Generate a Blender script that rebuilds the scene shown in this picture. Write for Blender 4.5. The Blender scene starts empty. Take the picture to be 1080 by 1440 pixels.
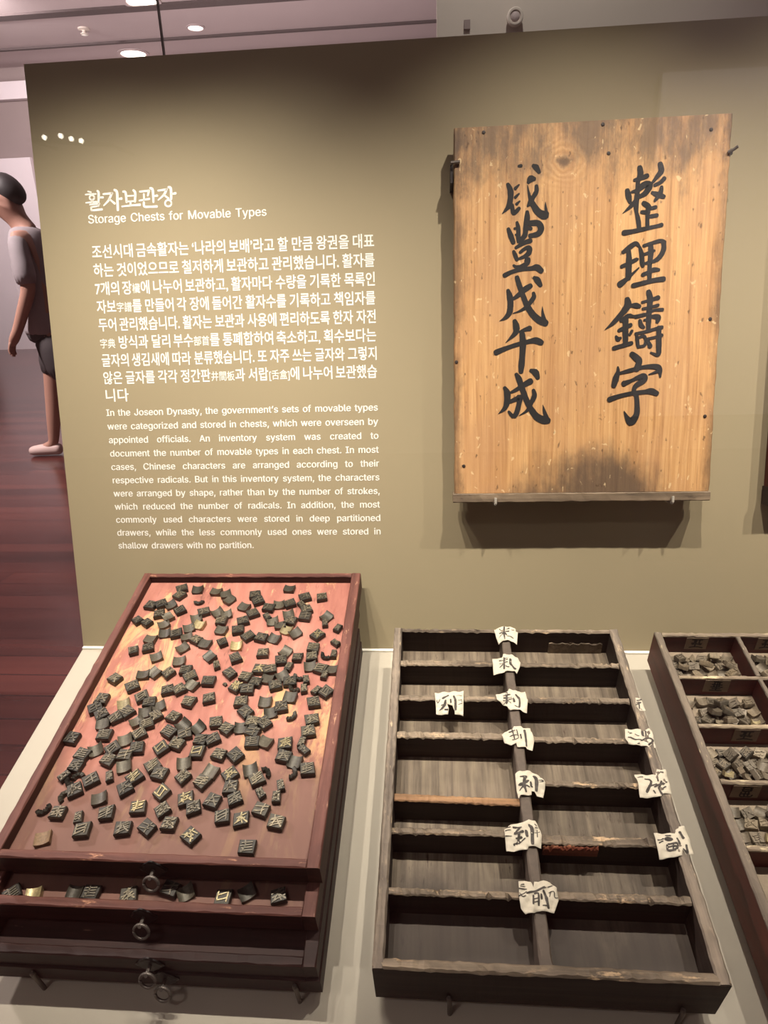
import bpy, bmesh, math, random
from mathutils import Vector, Matrix

C = bpy.context.scene.collection
SC = bpy.context.scene
R = math.radians

# ------------------------------------------------------------------ camera
LEAN = Matrix.Rotation(R(-10), 4, 'X')          # the back panel leans back, the deck slopes 15 degrees
cd = bpy.data.cameras.new('camera'); cam = bpy.data.objects.new('camera', cd); C.objects.link(cam)
cd.sensor_fit = 'VERTICAL'; cd.sensor_height = 36.0; cd.lens = 924.236/1440*36; cd.clip_start = .02; cd.clip_end = 80
cr, cu, cf = Vector((0.996818, 0.072079, -0.034042)), Vector((0.007771, 0.337153, 0.941418)), Vector((-0.079334, 0.938687, -0.33552))
cam.matrix_world = Matrix(((cr.x, cu.x, -cf.x, .0323), (cr.y, cu.y, -cf.y, -1.1561), (cr.z, cu.z, -cf.z, .7120), (0, 0, 0, 1)))
SC.camera = cam

# ------------------------------------------------------------------ exposure, world, lights
SC.view_settings.view_transform = 'Standard'; SC.view_settings.look = 'None'
SC.view_settings.gamma = 1; SC.view_settings.use_curve_mapping = False
SC.view_settings.exposure = 0.0
w = bpy.data.worlds.new('world'); SC.world = w; w.use_nodes = True
w.node_tree.nodes['Background'].inputs[0].default_value = (.80, .72, .70, 1)
w.node_tree.nodes['Background'].inputs[1].default_value = .022

def light(kind, name, loc, aim, energy, color=(1, .86, .68), lean=True, **kw):
    ld = bpy.data.lights.new(name, kind); ld.energy = energy; ld.color = color
    for k, v in kw.items(): setattr(ld, k, v)
    o = bpy.data.objects.new(name, ld); C.objects.link(o)
    a, b = Vector(loc), Vector(aim)
    if lean: a, b = LEAN @ a, LEAN @ b
    o.location = a; o.rotation_euler = (b-a).to_track_quat('-Z', 'Y').to_euler()
    return o
WARM = (1, .91, .79)
for i, (x, ax, e) in enumerate(((-.69, -.58, 73), (-.46, -.46, 73), (-.27, -.30, 80), (.36, .22, 92), (.86, .72, 84), (1.20, 1.06, 84))):
    light('SPOT', 'case_spot', (x, -.80, 1.60), (ax, 0, .12), e, WARM, spot_size=R(60 if x < 0 else 66), spot_blend=1.0, shadow_soft_size=.012)
# visitor's side: unseen lights added to brighten the wall and panel mirrored in the glass
light('SPOT', 'panel_fill_spot', (2.0, -3.6, 2.9), (2.1, -4.95, .9), 190, (1, .93, .90), False, spot_size=R(80), spot_blend=.5, shadow_soft_size=.05)
light('AREA', 'room_fill', (-1.5, -3.2, 4.3), (-1.2, -5, 1.5), 55, (1, .88, .84), False, shape='DISK', size=.6)
# gallery beyond the panel: a downlight, plus unseen lights added for ceiling and visitor
light('AREA', 'ceiling_fill', (-3, 7, .9), (-3, 8.5, 4.5), 320, (1, .84, .84), False, shape='RECTANGLE', size=5, size_y=2)  # added fill hidden behind the panel, brightens the ceiling
light('AREA', 'gallery_downlight', (-6.5, 9.0, 4.4), (-7.6, 12.3, 1.2), 160, (1, .88, .88), False, shape='DISK', size=.5)
light('AREA', 'visitor_fill', (-4.4, 1.6, 3.6), (-2.9, 3.6, 0), 420, (1, .86, .84), False, shape='DISK', size=.5)  # added fill out of view, brightens the near visitor
light('SPOT', 'sensor_wall_lamp', (.20, .40, 2.1), (.33, 1.0, 1.38), 24, (1, .93, .86), False, spot_size=R(75), spot_blend=1.0, shadow_soft_size=.01)

INK = {"right":[[[3744,8729,89],[3759,8631,100],[3726,8530,74],[3723,8365,79],[3709,8180,90],[3720,8033,64]],[[3667,8543,53],[3773,8569,74],[3867,8601,79]],[[3555,8383,79],[3581,8289,101],[3606,8205,64]],[[3632,8359,42],[3727,8386,79],[3831,8464,105],[3917,8450,110],[3858,8339,95],[3764,8281,63]],[[3702,8221,74],[3619,8131,64],[3494,8027,9]],[[3833,8174,79],[3910,8119,90],[3914,8046,64]],[[4072,8770,89],[4093,8667,99],[4028,8578,73],[3958,8489,42]],[[4002,8451,58],[4086,8488,63],[4147,8547,73]],[[3965,8334,53],[4052,8300,90],[4150,8264,74]],[[4111,8410,63],[4094,8318,79],[4014,8208,48]],[[3807,8035,58],[3915,8025,74]],[[3955,8086,58],[4029,8104,63]],[[3897,8068,64],[3904,7911,69],[3909,7796,69]],[[3950,7961,64],[4057,7973,64]],[[3727,8012,64],[3759,7886,80],[3775,7770,69]],[[3528,7716,91],[3668,7732,75],[3861,7766,69],[4054,7800,59],[4139,7818,69]],[[3530,7407,65],[3641,7488,86],[3726,7537,75],[3776,7504,54]],[[3610,7446,75],[3627,7297,97],[3628,7136,103],[3629,6986,98]],[[3512,7172,65],[3609,7212,65],[3737,7271,65],[3770,7281,43]],[[3495,6882,109],[3565,6934,87],[3650,7006,54],[3797,7141,24]],[[3794,7482,43],[3831,7364,81],[3848,7225,81],[3862,7171,65]],[[3864,7495,54],[4008,7537,59],[4136,7564,64],[4202,7540,64]],[[4187,7530,80],[4192,7424,86],[4138,7310,81],[4044,7239,59]],[[3977,7496,86],[3984,7358,92],[3975,7188,76],[3977,7038,76],[3982,6909,76]],[[3875,7357,43],[3972,7385,59],[4036,7409,48]],[[3893,7207,43],[3979,7230,54],[4108,7258,48]],[[3868,7026,65],[3964,7065,65],[4050,7100,76],[4126,7097,54]],[[3716,6853,82],[3863,6886,76],[4058,6928,76],[4210,6944,92]],[[3625,6623,97],[3635,6527,127],[3543,6397,97],[3402,6244,73],[3265,6133,7]],[[3696,6525,60],[3769,6523,91],[3830,6509,73]],[[3535,6277,61],[3618,6335,73],[3678,6357,73],[3752,6343,49],[3921,6374,46]],[[3608,6299,103],[3613,6153,98],[3619,6007,98],[3624,5885,80]],[[3505,6114,61],[3613,6165,73],[3697,6199,73]],[[3460,6011,49],[3492,5968,80],[3534,5985,49]],[[3725,6101,49],[3691,6041,49]],[[3430,5816,74],[3552,5850,74],[3722,5894,74]],[[3977,6737,90],[4006,6623,102],[4002,6443,91],[3998,6263,91],[3999,6118,73]],[[3876,6573,46],[3983,6600,48],[4138,6642,78]],[[3892,6465,46],[3989,6480,48],[4144,6517,54]],[[3777,6324,44],[3969,6378,54],[4075,6435,46],[4220,6442,60]],[[3852,6267,61],[3874,6194,79],[3918,6156,55]],[[3925,6277,39],[3985,6287,44]],[[4044,6334,54],[4153,6318,97],[4145,6246,67]],[[3789,6051,49],[3982,6088,55],[4126,6126,55],[4222,6147,67]],[[3808,6026,55],[3825,5916,67],[3841,5830,55]],[[3828,5977,44],[3925,6010,55],[3964,5936,55],[3944,5851,55],[3847,5830,44]],[[4000,5960,46],[4109,5981,46],[4229,6014,61]],[[4174,6137,85],[4183,5955,91],[4190,5796,92],[4183,5686,67],[4059,5726,31]],[[4002,5923,55],[4042,5837,80]],[[3742,5707,92],[3831,5631,117],[3870,5581,105],[3832,5459,111]],[[3510,5491,35],[3513,5404,75],[3480,5293,112],[3453,5181,94]],[[3557,5391,50],[3716,5430,72],[3935,5481,64],[4131,5488,92],[4219,5449,92],[4238,5313,35]],[[4233,5424,68],[4148,5389,47],[4039,5354,17]],[[3626,5209,100],[3748,5256,60],[3869,5309,81],[3955,5319,118],[3958,5257,105],[3838,5173,87],[3798,5086,75],[3846,4985,81],[3866,4808,90],[3859,4657,107],[3777,4544,139],[3712,4596,88],[3645,4724,18]],[[3387,4938,94],[3547,4991,75],[3769,5037,72],[3979,5057,75],[4089,5067,106],[4190,5027,87]]],"left":[[[1998,8843,64],[2042,8815,101],[2092,8741,64]],[[1757,8849,48],[1790,8853,59]],[[1576,8567,64],[1619,8465,102],[1620,8340,97],[1588,8215,87],[1484,8103,11]],[[1920,8588,64],[1957,8638,118],[2012,8636,75]],[[1701,8498,59],[1761,8553,32]],[[1703,8357,54],[1763,8412,32]],[[1726,8249,54],[1776,8291,32]],[[1649,8233,65],[1678,8105,76],[1766,8176,65]],[[1904,8536,16],[1940,8368,59],[1997,8240,97],[2087,8109,119],[2199,8047,140],[2231,8072,86]],[[2231,8072,65],[2213,8178,43],[2208,8262,9]],[[2053,8519,64],[2054,8436,80],[2001,8344,75],[1953,8262,92],[1909,8206,32]],[[1905,8113,65],[1905,8007,103],[1883,7881,87],[1872,7743,93],[1784,7650,66]],[[1958,7931,98],[2091,7926,103],[2142,7839,109],[2094,7755,98],[1961,7729,76]],[[1592,7850,65],[1633,7741,93],[1678,7633,77]],[[1736,7950,54],[1759,7854,76],[1761,7715,76],[1762,7640,55]],[[1698,7856,44],[1759,7859,44]],[[1722,7754,44],[1760,7758,44]],[[1915,7853,60],[1970,7845,65]],[[1724,7545,55],[1852,7615,77],[1962,7648,87]],[[1798,7467,55],[1886,7528,66],[1948,7526,93],[1943,7451,93],[1877,7399,66],[1777,7360,44]],[[1686,7482,55],[1715,7416,77],[1743,7350,66]],[[1923,7333,110],[1901,7269,88],[1790,7224,66]],[[1689,7255,44],[1722,7232,55],[1779,7225,66]],[[1538,7097,83],[1667,7152,72],[1835,7185,66],[1992,7195,77],[2081,7208,110],[2155,7152,99]],[[2045,7037,66],[2096,6997,111],[2148,6914,78]],[[1597,6839,67],[1627,6739,106],[1640,6606,106],[1624,6474,101],[1557,6387,68],[1454,6332,7]],[[1695,6704,56],[1785,6767,84],[1885,6851,100],[1974,6903,94]],[[1747,7053,78],[1794,6909,94],[1853,6754,89],[1923,6586,101],[2027,6428,112],[2142,6325,123],[2245,6277,118]],[[2221,6323,90],[2196,6445,50],[2189,6556,9]],[[2033,6781,61],[2039,6715,84],[1979,6629,78],[1912,6553,73],[1800,6491,39],[1687,6455,16]],[[1717,6323,79],[1746,6216,119],[1725,6116,91],[1566,5963,9]],[[1816,6136,57],[1895,6173,68],[1974,6193,96]],[[1851,6090,102],[1864,5933,113],[1856,5730,108],[1844,5560,109],[1837,5457,86]],[[1401,5798,103],[1533,5851,86],[1762,5924,74],[1989,5974,85],[2091,5983,113],[2177,5947,102]],[[2014,5469,69],[2090,5433,120],[2131,5346,80]],[[1557,5176,69],[1598,5088,116],[1600,4950,110],[1560,4822,82],[1444,4722,7]],[[1668,5098,46],[1760,5143,69],[1886,5220,92],[2000,5281,115]],[[1757,5407,69],[1804,5325,104],[1864,5152,104],[1936,4966,104],[2019,4802,104],[2126,4660,128],[2243,4599,140],[2319,4586,116]],[[2301,4622,93],[2258,4750,58],[2230,4867,9]],[[2060,5124,63],[2079,5032,92],[2029,4917,81],[1962,4780,58],[1812,4683,9]],[[1658,4937,70],[1773,4986,87],[1820,5003,104],[1804,4864,93],[1759,4714,93],[1696,4668,58]],[[1631,4757,47],[1684,4692,70],[1743,4667,58]]]}
PAPERS = [[[[1369,506],[1473,416],[1763,414],[1758,550],[1797,549],[1752,839],[1624,763],[1501,764],[1423,850]],[[[1558,436,32],[1541,572,37],[1543,718,21]],[[1467,491,19],[1502,532,21]],[[1592,483,26],[1642,463,26]],[[1459,586,19],[1548,551,26],[1635,537,19]],[[1526,585,26],[1440,699,6]],[[1554,585,26],[1615,651,26],[1697,690,31]]]],[[[1283,1217],[1456,1184],[1481,1103],[1628,1101],[1723,1162],[1764,1296],[1745,1380],[1675,1541],[1636,1483],[1484,1485],[1468,1515],[1283,1530]],[[[1403,1264,18],[1543,1226,18]],[[1491,1202,18],[1556,1189,18]],[[1492,1190,30],[1470,1432,35]],[[1407,1325,18],[1538,1287,20]],[[1401,1397,20],[1470,1336,15]],[[1503,1372,20],[1554,1401,20]],[[1598,1225,45],[1592,1335,40],[1659,1435,45]]]],[[[1282,2012],[1490,1925],[1511,1870],[1558,1897],[1613,1889],[1642,1923],[1772,1921],[1793,2111],[1755,2342],[1683,2337],[1645,2292],[1491,2309],[1450,2244],[1292,2093]],[[[1464,1967,33],[1446,2171,33]],[[1405,2030,24],[1516,1994,24]],[[1406,2078,21],[1532,2055,21]],[[1397,2125,17],[1538,2095,17]],[[1449,2131,16],[1391,2185,9]],[[1460,2130,16],[1510,2170,16]],[[1567,2075,35],[1572,2135,35]],[[1612,2006,36],[1657,2086,35],[1640,2247,29],[1568,2222,9]]]],[[[1314,2784],[1494,2658],[1518,2620],[1631,2618],[1659,2642],[1772,2639],[1805,2869],[1758,3047],[1676,3025],[1660,2997],[1530,3000],[1522,2929],[1443,2967],[1347,2922]],[[[1435,2733,22],[1520,2706,23]],[[1437,2818,18],[1543,2779,18]],[[1481,2683,20],[1505,2852,20]],[[1551,2694,18],[1569,2815,18]],[[1472,2877,16],[1567,2839,16]],[[1604,2778,28],[1606,2850,22]],[[1673,2703,39],[1678,2836,33],[1672,2979,24]]]],[[[273,1986],[493,1953],[755,1924],[734,2385],[686,2355],[597,2356],[595,2292],[563,2218],[481,2182],[502,2266],[489,2358],[295,2367],[292,2252]],[[[407,2089,34],[491,2040,42]],[[452,2136,33],[428,2221,37],[351,2306,12]],[[382,2222,21],[443,2193,21]],[[442,2277,25],[479,2285,33]],[[590,2048,34],[611,2133,42],[614,2282,41]],[[535,2115,25],[538,2163,33]],[[636,2037,12],[720,2036,12]],[[664,2122,12],[717,2112,12]],[[662,2188,12],[722,2183,12]],[[710,2103,10],[723,2168,10]],[[307,2139,12],[322,2176,12],[361,2119,8]]]],[[[1452,3461],[1524,3406],[1673,3407],[1796,3473],[1873,3585],[1854,3688],[1814,3814],[1726,3797],[1698,3732],[1658,3729],[1650,3794],[1490,3803],[1461,3864],[1445,3709]],[[[1523,3501,26],[1606,3509,36]],[[1587,3510,41],[1564,3635,46],[1578,3746,25]],[[1489,3647,30],[1557,3614,41],[1626,3571,36]],[[1553,3645,30],[1489,3728,10]],[[1581,3644,30],[1632,3674,15]],[[1659,3601,25],[1667,3652,46]],[[1717,3506,41],[1748,3557,56],[1728,3711,45]],[[1785,3556,12],[1847,3575,14],[1780,3593,8]]]],[[[1217,4321],[1312,4240],[1491,4202],[1565,4172],[1651,4179],[1692,4270],[1715,4387],[1682,4573],[1622,4544],[1521,4539],[1499,4587],[1223,4597]],[[[1342,4290,24],[1447,4282,29]],[[1428,4296,29],[1350,4380,29],[1467,4341,33]],[[1411,4379,33],[1390,4495,38]],[[1370,4442,24],[1441,4422,28]],[[1337,4514,33],[1408,4486,33],[1482,4439,19]],[[1511,4330,38],[1516,4402,43]],[[1564,4246,38],[1592,4309,48],[1576,4506,42]],[[1237,4293,13],[1299,4282,13]],[[1233,4339,13],[1304,4328,13]],[[1226,4420,13],[1309,4404,13]],[[1636,4235,12],[1659,4253,12]],[[1637,4290,11],[1673,4280,11]],[[1621,4354,11],[1691,4343,11]],[[1660,4316,13],[1651,4416,13]]]],[[[1341,4985],[1497,5001],[1517,5078],[1534,5004],[1586,5006],[1658,4974],[1744,4996],[1807,5074],[1811,5217],[1734,5366],[1656,5355],[1519,5360],[1495,5375],[1385,5386],[1335,5319],[1326,5192]],[[[1427,5149,20],[1527,5121,25],[1668,5065,29]],[[1506,5172,24],[1493,5271,24]],[[1523,5150,20],[1568,5148,24],[1558,5283,24]],[[1508,5214,15],[1560,5205,15]],[[1503,5257,12],[1555,5248,12]],[[1603,5161,24],[1604,5203,28]],[[1638,5117,29],[1659,5180,37],[1671,5306,36]],[[1608,5288,12],[1651,5293,12]],[[1365,5039,13],[1403,5034,15]],[[1355,5065,13],[1415,5063,15]],[[1336,5099,16],[1426,5099,18]],[[1323,5185,15],[1422,5132,11]],[[1338,5149,11],[1371,5191,13],[1409,5182,11]],[[1697,5064,13],[1760,5040,13]],[[1702,5136,11],[1763,5119,13],[1768,5183,13],[1804,5189,11]],[[1726,5121,11],[1702,5186,8]]]],[[[3528,2028],[3595,2027],[3618,2094],[3628,2285],[3530,2287],[3500,2197]],[[[3542,2079,21],[3613,2060,21]],[[3508,2164,20],[3583,2129,26]],[[3560,2112,20],[3540,2246,20]]]],[[[3233,2606],[3481,2631],[3472,2693],[3602,2605],[3622,2675],[3599,2968],[3506,2971],[3477,2942],[3370,2922],[3213,2904],[3189,2791]],[[[3269,2667,17],[3313,2697,17],[3277,2713,14]],[[3356,2727,22],[3399,2756,22]],[[3469,2678,31],[3463,2755,42]],[[3240,2790,28],[3321,2819,28],[3418,2832,25]],[[3520,2677,28],[3509,2769,25]],[[3414,2847,25],[3526,2799,28],[3590,2843,30],[3508,2919,25]],[[3477,2845,17],[3507,2874,17]],[[3351,2900,17],[3378,2892,17]]]],[[[3176,3412],[3263,3396],[3468,3431],[3513,3334],[3639,3331],[3616,3719],[3494,3722],[3460,3762],[3169,3770],[3190,3547]],[[[3210,3465,13],[3284,3457,13]],[[3311,3490,26],[3380,3541,34],[3283,3689,34]],[[3327,3609,21],[3440,3580,23]],[[3489,3444,24],[3478,3525,23]],[[3406,3620,23],[3593,3536,29]],[[3522,3538,29],[3457,3645,28]],[[3457,3645,28],[3479,3736,31]],[[3559,3616,21],[3504,3644,18]],[[3555,3374,16],[3587,3387,16]],[[3380,3674,15],[3393,3712,18]]]],[[[3210,4305],[3491,4301],[3529,4203],[3642,4199],[3652,4418],[3643,4580],[3549,4588],[3520,4519],[3491,4603],[3201,4638]],[[[3349,4346,17],[3421,4335,17]],[[3345,4392,47],[3417,4380,47]],[[3339,4472,28],[3339,4534,28],[3446,4513,28],[3476,4441,28],[3362,4454,26]],[[3352,4490,19],[3457,4477,19]],[[3424,4443,19],[3401,4523,19]],[[3239,4404,19],[3313,4384,19]],[[3247,4440,17],[3295,4420,17]],[[3494,4378,28],[3510,4440,28]],[[3553,4294,38],[3577,4357,43]],[[3584,4473,33],[3570,4561,33],[3528,4519,14]]]]]
TYPES = "-4676,-173,g -4660,18,g -4355,-161,b -3965,-100,b -3757,-31,b -3643,137,b -5131,297,g -4945,256,g -4755,277,b -4520,438,g -4233,190,c -4884,537,g -4685,614,b -5238,714,t -5034,775,t -4707,804,b -4037,476,g -4141,636,b -3782,482,b -3597,529,b -3649,718,g -3580,946,b -4029,810,B -4201,894,b -4611,1030,b -4397,1043,g -4174,1115,b -3969,1200,g -3782,1286,b -4822,1181,b -4783,1397,g -5035,1471,t -4562,1605,b -4164,1389,b -3482,1253,t -3207,1322,B -3612,1592,b -3155,1614,g -3306,334,b -3237,714,g -3270,943,g -3170,2,g -3076,168,g -3095,509,g -3046,1104,g -2803,1131,g -2564,1143,b -2833,363,g -2649,266,b -2447,248,g -2218,264,s -2184,58,g -2534,-190,b -1859,57,g -2103,400,g -2102,591,g -2808,594,s -2687,704,b -2525,803,b -2422,526,b -2351,703,g -2382,930,B -2208,1010,b -1700,594,b -1706,764,s -1452,882,s -1799,1054,G -1452,1245,s -1827,1363,g -1823,1570,g -1604,1539,c -1452,1510,s -2691,1498,g -2301,1466,b -2068,1600,t -4122,1699,b -5098,2110,g -4740,2260,g -4651,2005,b -4464,1967,b -4219,1967,g -3945,1905,g -3817,2045,g -3736,2217,b -4110,2332,g -3919,2315,g -4498,2483,g -4742,2632,B -4625,2783,g -5143,2533,g -5182,2720,g -5027,2839,g -4771,2906,g -4929,3011,b -4323,2585,g -4147,2657,b -4329,2775,b -4123,2847,g -4407,2953,b -4218,3013,g -4270,3196,g -3687,2566,g -3828,2866,g -3636,3011,b -3387,3055,b -3818,3149,g -3550,3180,g -5297,3290,g -4817,3231,g -4449,3306,b -3617,3357,g -3275,3281,g -2342,1660,g -3438,1784,s -3157,1963,g -3480,2141,g -3198,2167,f -2981,2241,G -2879,2035,g -2784,2294,g -2669,2142,g -2493,2067,b -2676,1865,G -2486,1862,g -2184,1797,s -2256,2005,b -2329,2202,g -2106,2122,g -1993,2010,c -1843,2077,s -2023,2258,c -1847,2266,s -1822,1782,b -1640,1835,g -1452,1846,b -1548,1978,s -1642,2304,s -1480,2331,g -1647,2541,g -3365,2490,g -2824,2550,g -2698,2745,g -2431,2542,b -2151,2630,g -2302,2745,b -2045,2438,b -1957,2801,c -1618,2873,g -1649,3090,g -3121,2956,g -2926,3067,g -2705,3037,b -2544,2933,g -2353,2953,g -2499,3118,g -2471,3307,g -2271,3289,b -3086,3257,g -1960,3318,G -1713,3286,s -4839,3488,b -5011,3581,g -4587,3465,g -4566,3654,g -5016,3772,g -4343,3573,g -4290,3756,b -4207,3439,g -3842,3440,G -5115,3939,s -4914,3930,c -5008,4016,c -4858,4151,g -4990,4241,c -4691,3994,g -4437,3931,s -4062,3927,G -4132,4104,g -3855,3735,g -3707,3856,g -4447,4268,b -3581,4158,G -5179,4456,c -4936,4500,g -4618,4560,s -4490,4734,g -4253,4489,g -3923,4696,g -3829,4385,G -3472,4415,g -3308,4609,g -3593,4676,g -4985,4855,R -3406,3677,b -3345,3902,g -3266,3486,G -2916,3525,g -2664,3530,g -2958,3809,b -2674,3851,G -3050,3976,g -2604,4045,g -2500,4222,g -2805,4262,g -3206,4242,G -3047,4371,g -2390,3764,b -2260,3909,g -2157,3789,c -1937,3534,g -1764,3614,b -1765,3793,c -1554,3732,g -1666,3414,s -2158,4129,s -1896,4004,s -1923,4174,s -2094,4373,g -1849,4544,g -2615,4489,g -2339,4520,G -2965,4762,G -2171,4903,g"
TYPES2 = "-5246,5422,g -4956,5421,B -4416,5374,b -4198,5366,g -3687,5374,g -3160,5275,g -2949,5311,b -2439,5354,G -2149,5282,b -1724,5310,g"
TITLE = [[[-6154,8905,27],[-6057,8909,31],[-5952,8908,27]],[[-6101,8958,27],[-6045,8943,27]],[[-5989,8846,31],[-5997,8825,31],[-6016,8811,31],[-6039,8806,31],[-6061,8813,31],[-6077,8829,31],[-6081,8850,31],[-6073,8870,31],[-6054,8885,31],[-6031,8889,31],[-6008,8883,31],[-5993,8867,31],[-5989,8846,31]],[[-5919,8958,38],[-5900,8937,46],[-5904,8851,46],[-5919,8756,34]],[[-5892,8842,31],[-5825,8842,42]],[[-6159,8761,27],[-6043,8767,34],[-5937,8769,31]],[[-6039,8805,31],[-6043,8767,31]],[[-6089,8727,27],[-5902,8737,34]],[[-5912,8734,38],[-5926,8692,34]],[[-6071,8681,31],[-5925,8696,31]],[[-6071,8681,34],[-6067,8622,35]],[[-6067,8622,35],[-5864,8633,42]],[[-5810,8899,34],[-5638,8905,42]],[[-5647,8905,46],[-5715,8791,42],[-5819,8700,27]],[[-5713,8817,30],[-5607,8726,42]],[[-5589,8961,42],[-5546,8925,49],[-5549,8767,49],[-5556,8611,46]],[[-5533,8800,30],[-5470,8806,49]],[[-5426,8925,38],[-5381,8906,45],[-5376,8742,42]],[[-5226,8939,42],[-5196,8889,45],[-5215,8744,42]],[[-5367,8845,28],[-5206,8847,28]],[[-5376,8751,30],[-5214,8752,30]],[[-5300,8747,38],[-5306,8679,38]],[[-5469,8668,30],[-5287,8678,34],[-5125,8683,45]],[[-5105,8911,34],[-4925,8920,38]],[[-4935,8912,45],[-4960,8836,34]],[[-5034,8865,34],[-5037,8762,34]],[[-5128,8757,30],[-4937,8778,38]],[[-4903,8962,41],[-4859,8926,49],[-4862,8720,38]],[[-4848,8823,30],[-4782,8828,41]],[[-5046,8719,42],[-5039,8650,42],[-4929,8640,38],[-4806,8640,45]],[[-4756,8913,34],[-4585,8928,37]],[[-4595,8923,45],[-4659,8832,41],[-4769,8751,23]],[[-4658,8840,30],[-4570,8768,38]],[[-4554,8964,41],[-4513,8936,49],[-4520,8757,41]],[[-4508,8842,30],[-4432,8853,45]],[[-4522,8685,32],[-4531,8658,32],[-4555,8638,32],[-4586,8633,32],[-4616,8641,32],[-4637,8662,32],[-4642,8690,32],[-4632,8717,32],[-4608,8737,32],[-4577,8742,32],[-4548,8734,32],[-4527,8713,32],[-4522,8685,32]]]

# ------------------------------------------------------------------ frames and builders
S_ = R(24.9502); CS, SN = math.cos(S_), math.sin(S_)
# deck frame: x along the case, y up the slope, z off the deck; panel frame: x along, y up the panel, z towards the viewer
MD = LEAN @ Matrix(((1, 0, 0, 0), (0, CS, -SN, 0), (0, SN, CS, 0), (0, 0, 0, 1)))
MP = LEAN @ Matrix(((1, 0, 0, 0), (0, 0, -1, 0), (0, 1, 0, 0), (0, 0, 0, 1)))
I4 = Matrix.Identity(4)
def tag(o, label, cat, group=None):
    o['label'] = label; o['category'] = cat
    if group: o['group'] = group
    return o
def thing(name, label, cat, F, org, group=None, rz=0):
    o = bpy.data.objects.new(name, None); C.objects.link(o); o.empty_display_size = .02
    o.matrix_world = F @ Matrix.Translation(org) @ Matrix.Rotation(rz, 4, 'Z')
    o['_o'] = list(org)
    return tag(o, label, cat, group)
def obj(name, bm, mats, parent=None, F=None, org=None, smooth=False, label=None):
    me = bpy.data.meshes.new(name)
    if parent is not None:
        q = parent
        while q.parent is not None: q = q.parent
        org = q.get('_o', [0, 0, 0])
    if org is not None: bmesh.ops.translate(bm, verts=bm.verts, vec=-Vector(org))
    bmesh.ops.recalc_face_normals(bm, faces=bm.faces)
    bm.to_mesh(me); bm.free()
    for m in (mats if isinstance(mats, (list, tuple)) else [mats]): me.materials.append(m)
    if smooth:
        for p in me.polygons: p.use_smooth = True
    o = bpy.data.objects.new(name, me); C.objects.link(o)
    if parent is not None: o.parent = parent
    elif F is not None:
        o.matrix_world = F @ Matrix.Translation(org or (0, 0, 0)); o['_o'] = list(org or (0, 0, 0))
    if label: o['label'] = label
    return o
def structure(name, bm, mats, F=I4):
    o = obj(name, bm, mats, None, F); o['kind'] = 'structure'; return o
def box(bm, x0, x1, y0, y1, z0, z1, mi=0):
    v = [bm.verts.new(p) for p in ((x0, y0, z0), (x1, y0, z0), (x1, y1, z0), (x0, y1, z0), (x0, y0, z1), (x1, y0, z1), (x1, y1, z1), (x0, y1, z1))]
    for f in ((3, 2, 1, 0), (4, 5, 6, 7), (0, 1, 5, 4), (1, 2, 6, 5), (2, 3, 7, 6), (3, 0, 4, 7)):
        bm.faces.new([v[i] for i in f]).material_index = mi
    return v
rng = random.Random(7)
def rough_box(bm, x0, x1, y0, y1, z0, z1, axis='x', n=28, jit=.0012, bev=.0015, zjit=None, chip=0):
    """a board with worn, slightly wavy arrises: octagon-like section swept along its axis"""
    zj = jit if zjit is None else zjit
    a0, a1 = (x0, x1) if axis == 'x' else (y0, y1)
    b0, b1 = (y0, y1) if axis == 'x' else (x0, x1)
    rings = []
    for i in range(n+1):
        a = a0+(a1-a0)*i/n
        j = lambda s=jit: rng.uniform(-s, s)
        t1, t2 = j(zj), j(zj)
        if chip and rng.random() < .18: t1 -= rng.random()*chip
        if chip and rng.random() < .12: t2 -= rng.random()*chip
        k = abs(bev*(1+rng.uniform(-.4, .8)))
        sec = [(b0, z0), (b1, z0), (b1+j(jit*.35), z1-k+t2), (b1-k, z1+t2), (b0+k, z1+t1), (b0+j(jit*.35), z1-k+t1)]
        rings.append([bm.verts.new((a, b, z) if axis == 'x' else (b, a, z)) for b, z in sec])
    m = len(rings[0])
    for p, q in zip(rings, rings[1:]):
        for k in range(m): bm.faces.new((p[k], p[(k+1) % m], q[(k+1) % m], q[k]))
    bm.faces.new(rings[0]); bm.faces.new(rings[-1])
def lathe(bm, prof, n=20, M=I4, mi=0):
    rings = [[bm.verts.new(M @ Vector((r*math.cos(2*math.pi*i/n), r*math.sin(2*math.pi*i/n), z))) for i in range(n)] for r, z in prof]
    for p, q in zip(rings, rings[1:]):
        for i in range(n): bm.faces.new((p[i], p[(i+1) % n], q[(i+1) % n], q[i])).material_index = mi
    bm.faces.new(rings[0]).material_index = mi; bm.faces.new(rings[-1]).material_index = mi
def tube(bm, pts, rad, n=10, closed=False):
    pts = [Vector(p) for p in pts]; N = len(pts); rings = []
    up = Vector((.13, .31, .94))
    for i, p in enumerate(pts):
        t = (pts[(i+1) % N]-pts[i-1]) if closed else (pts[min(i+1, N-1)]-pts[max(i-1, 0)])
        t.normalize(); a = t.cross(up)
        if a.length < .05: a = t.cross(Vector((1, 0, 0)))
        a.normalize(); b = t.cross(a)
        r = rad[i] if isinstance(rad, (list, tuple)) else rad
        rings.append([bm.verts.new(p+a*r*math.cos(2*math.pi*k/n)+b*r*math.sin(2*math.pi*k/n)) for k in range(n)])
    for p, q in zip(rings, rings[1:]+(rings[:1] if closed else [])):
        for k in range(n): bm.faces.new((p[k], p[(k+1) % n], q[(k+1) % n], q[k]))
    if not closed: bm.faces.new(rings[0]); bm.faces.new(rings[-1])
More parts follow.
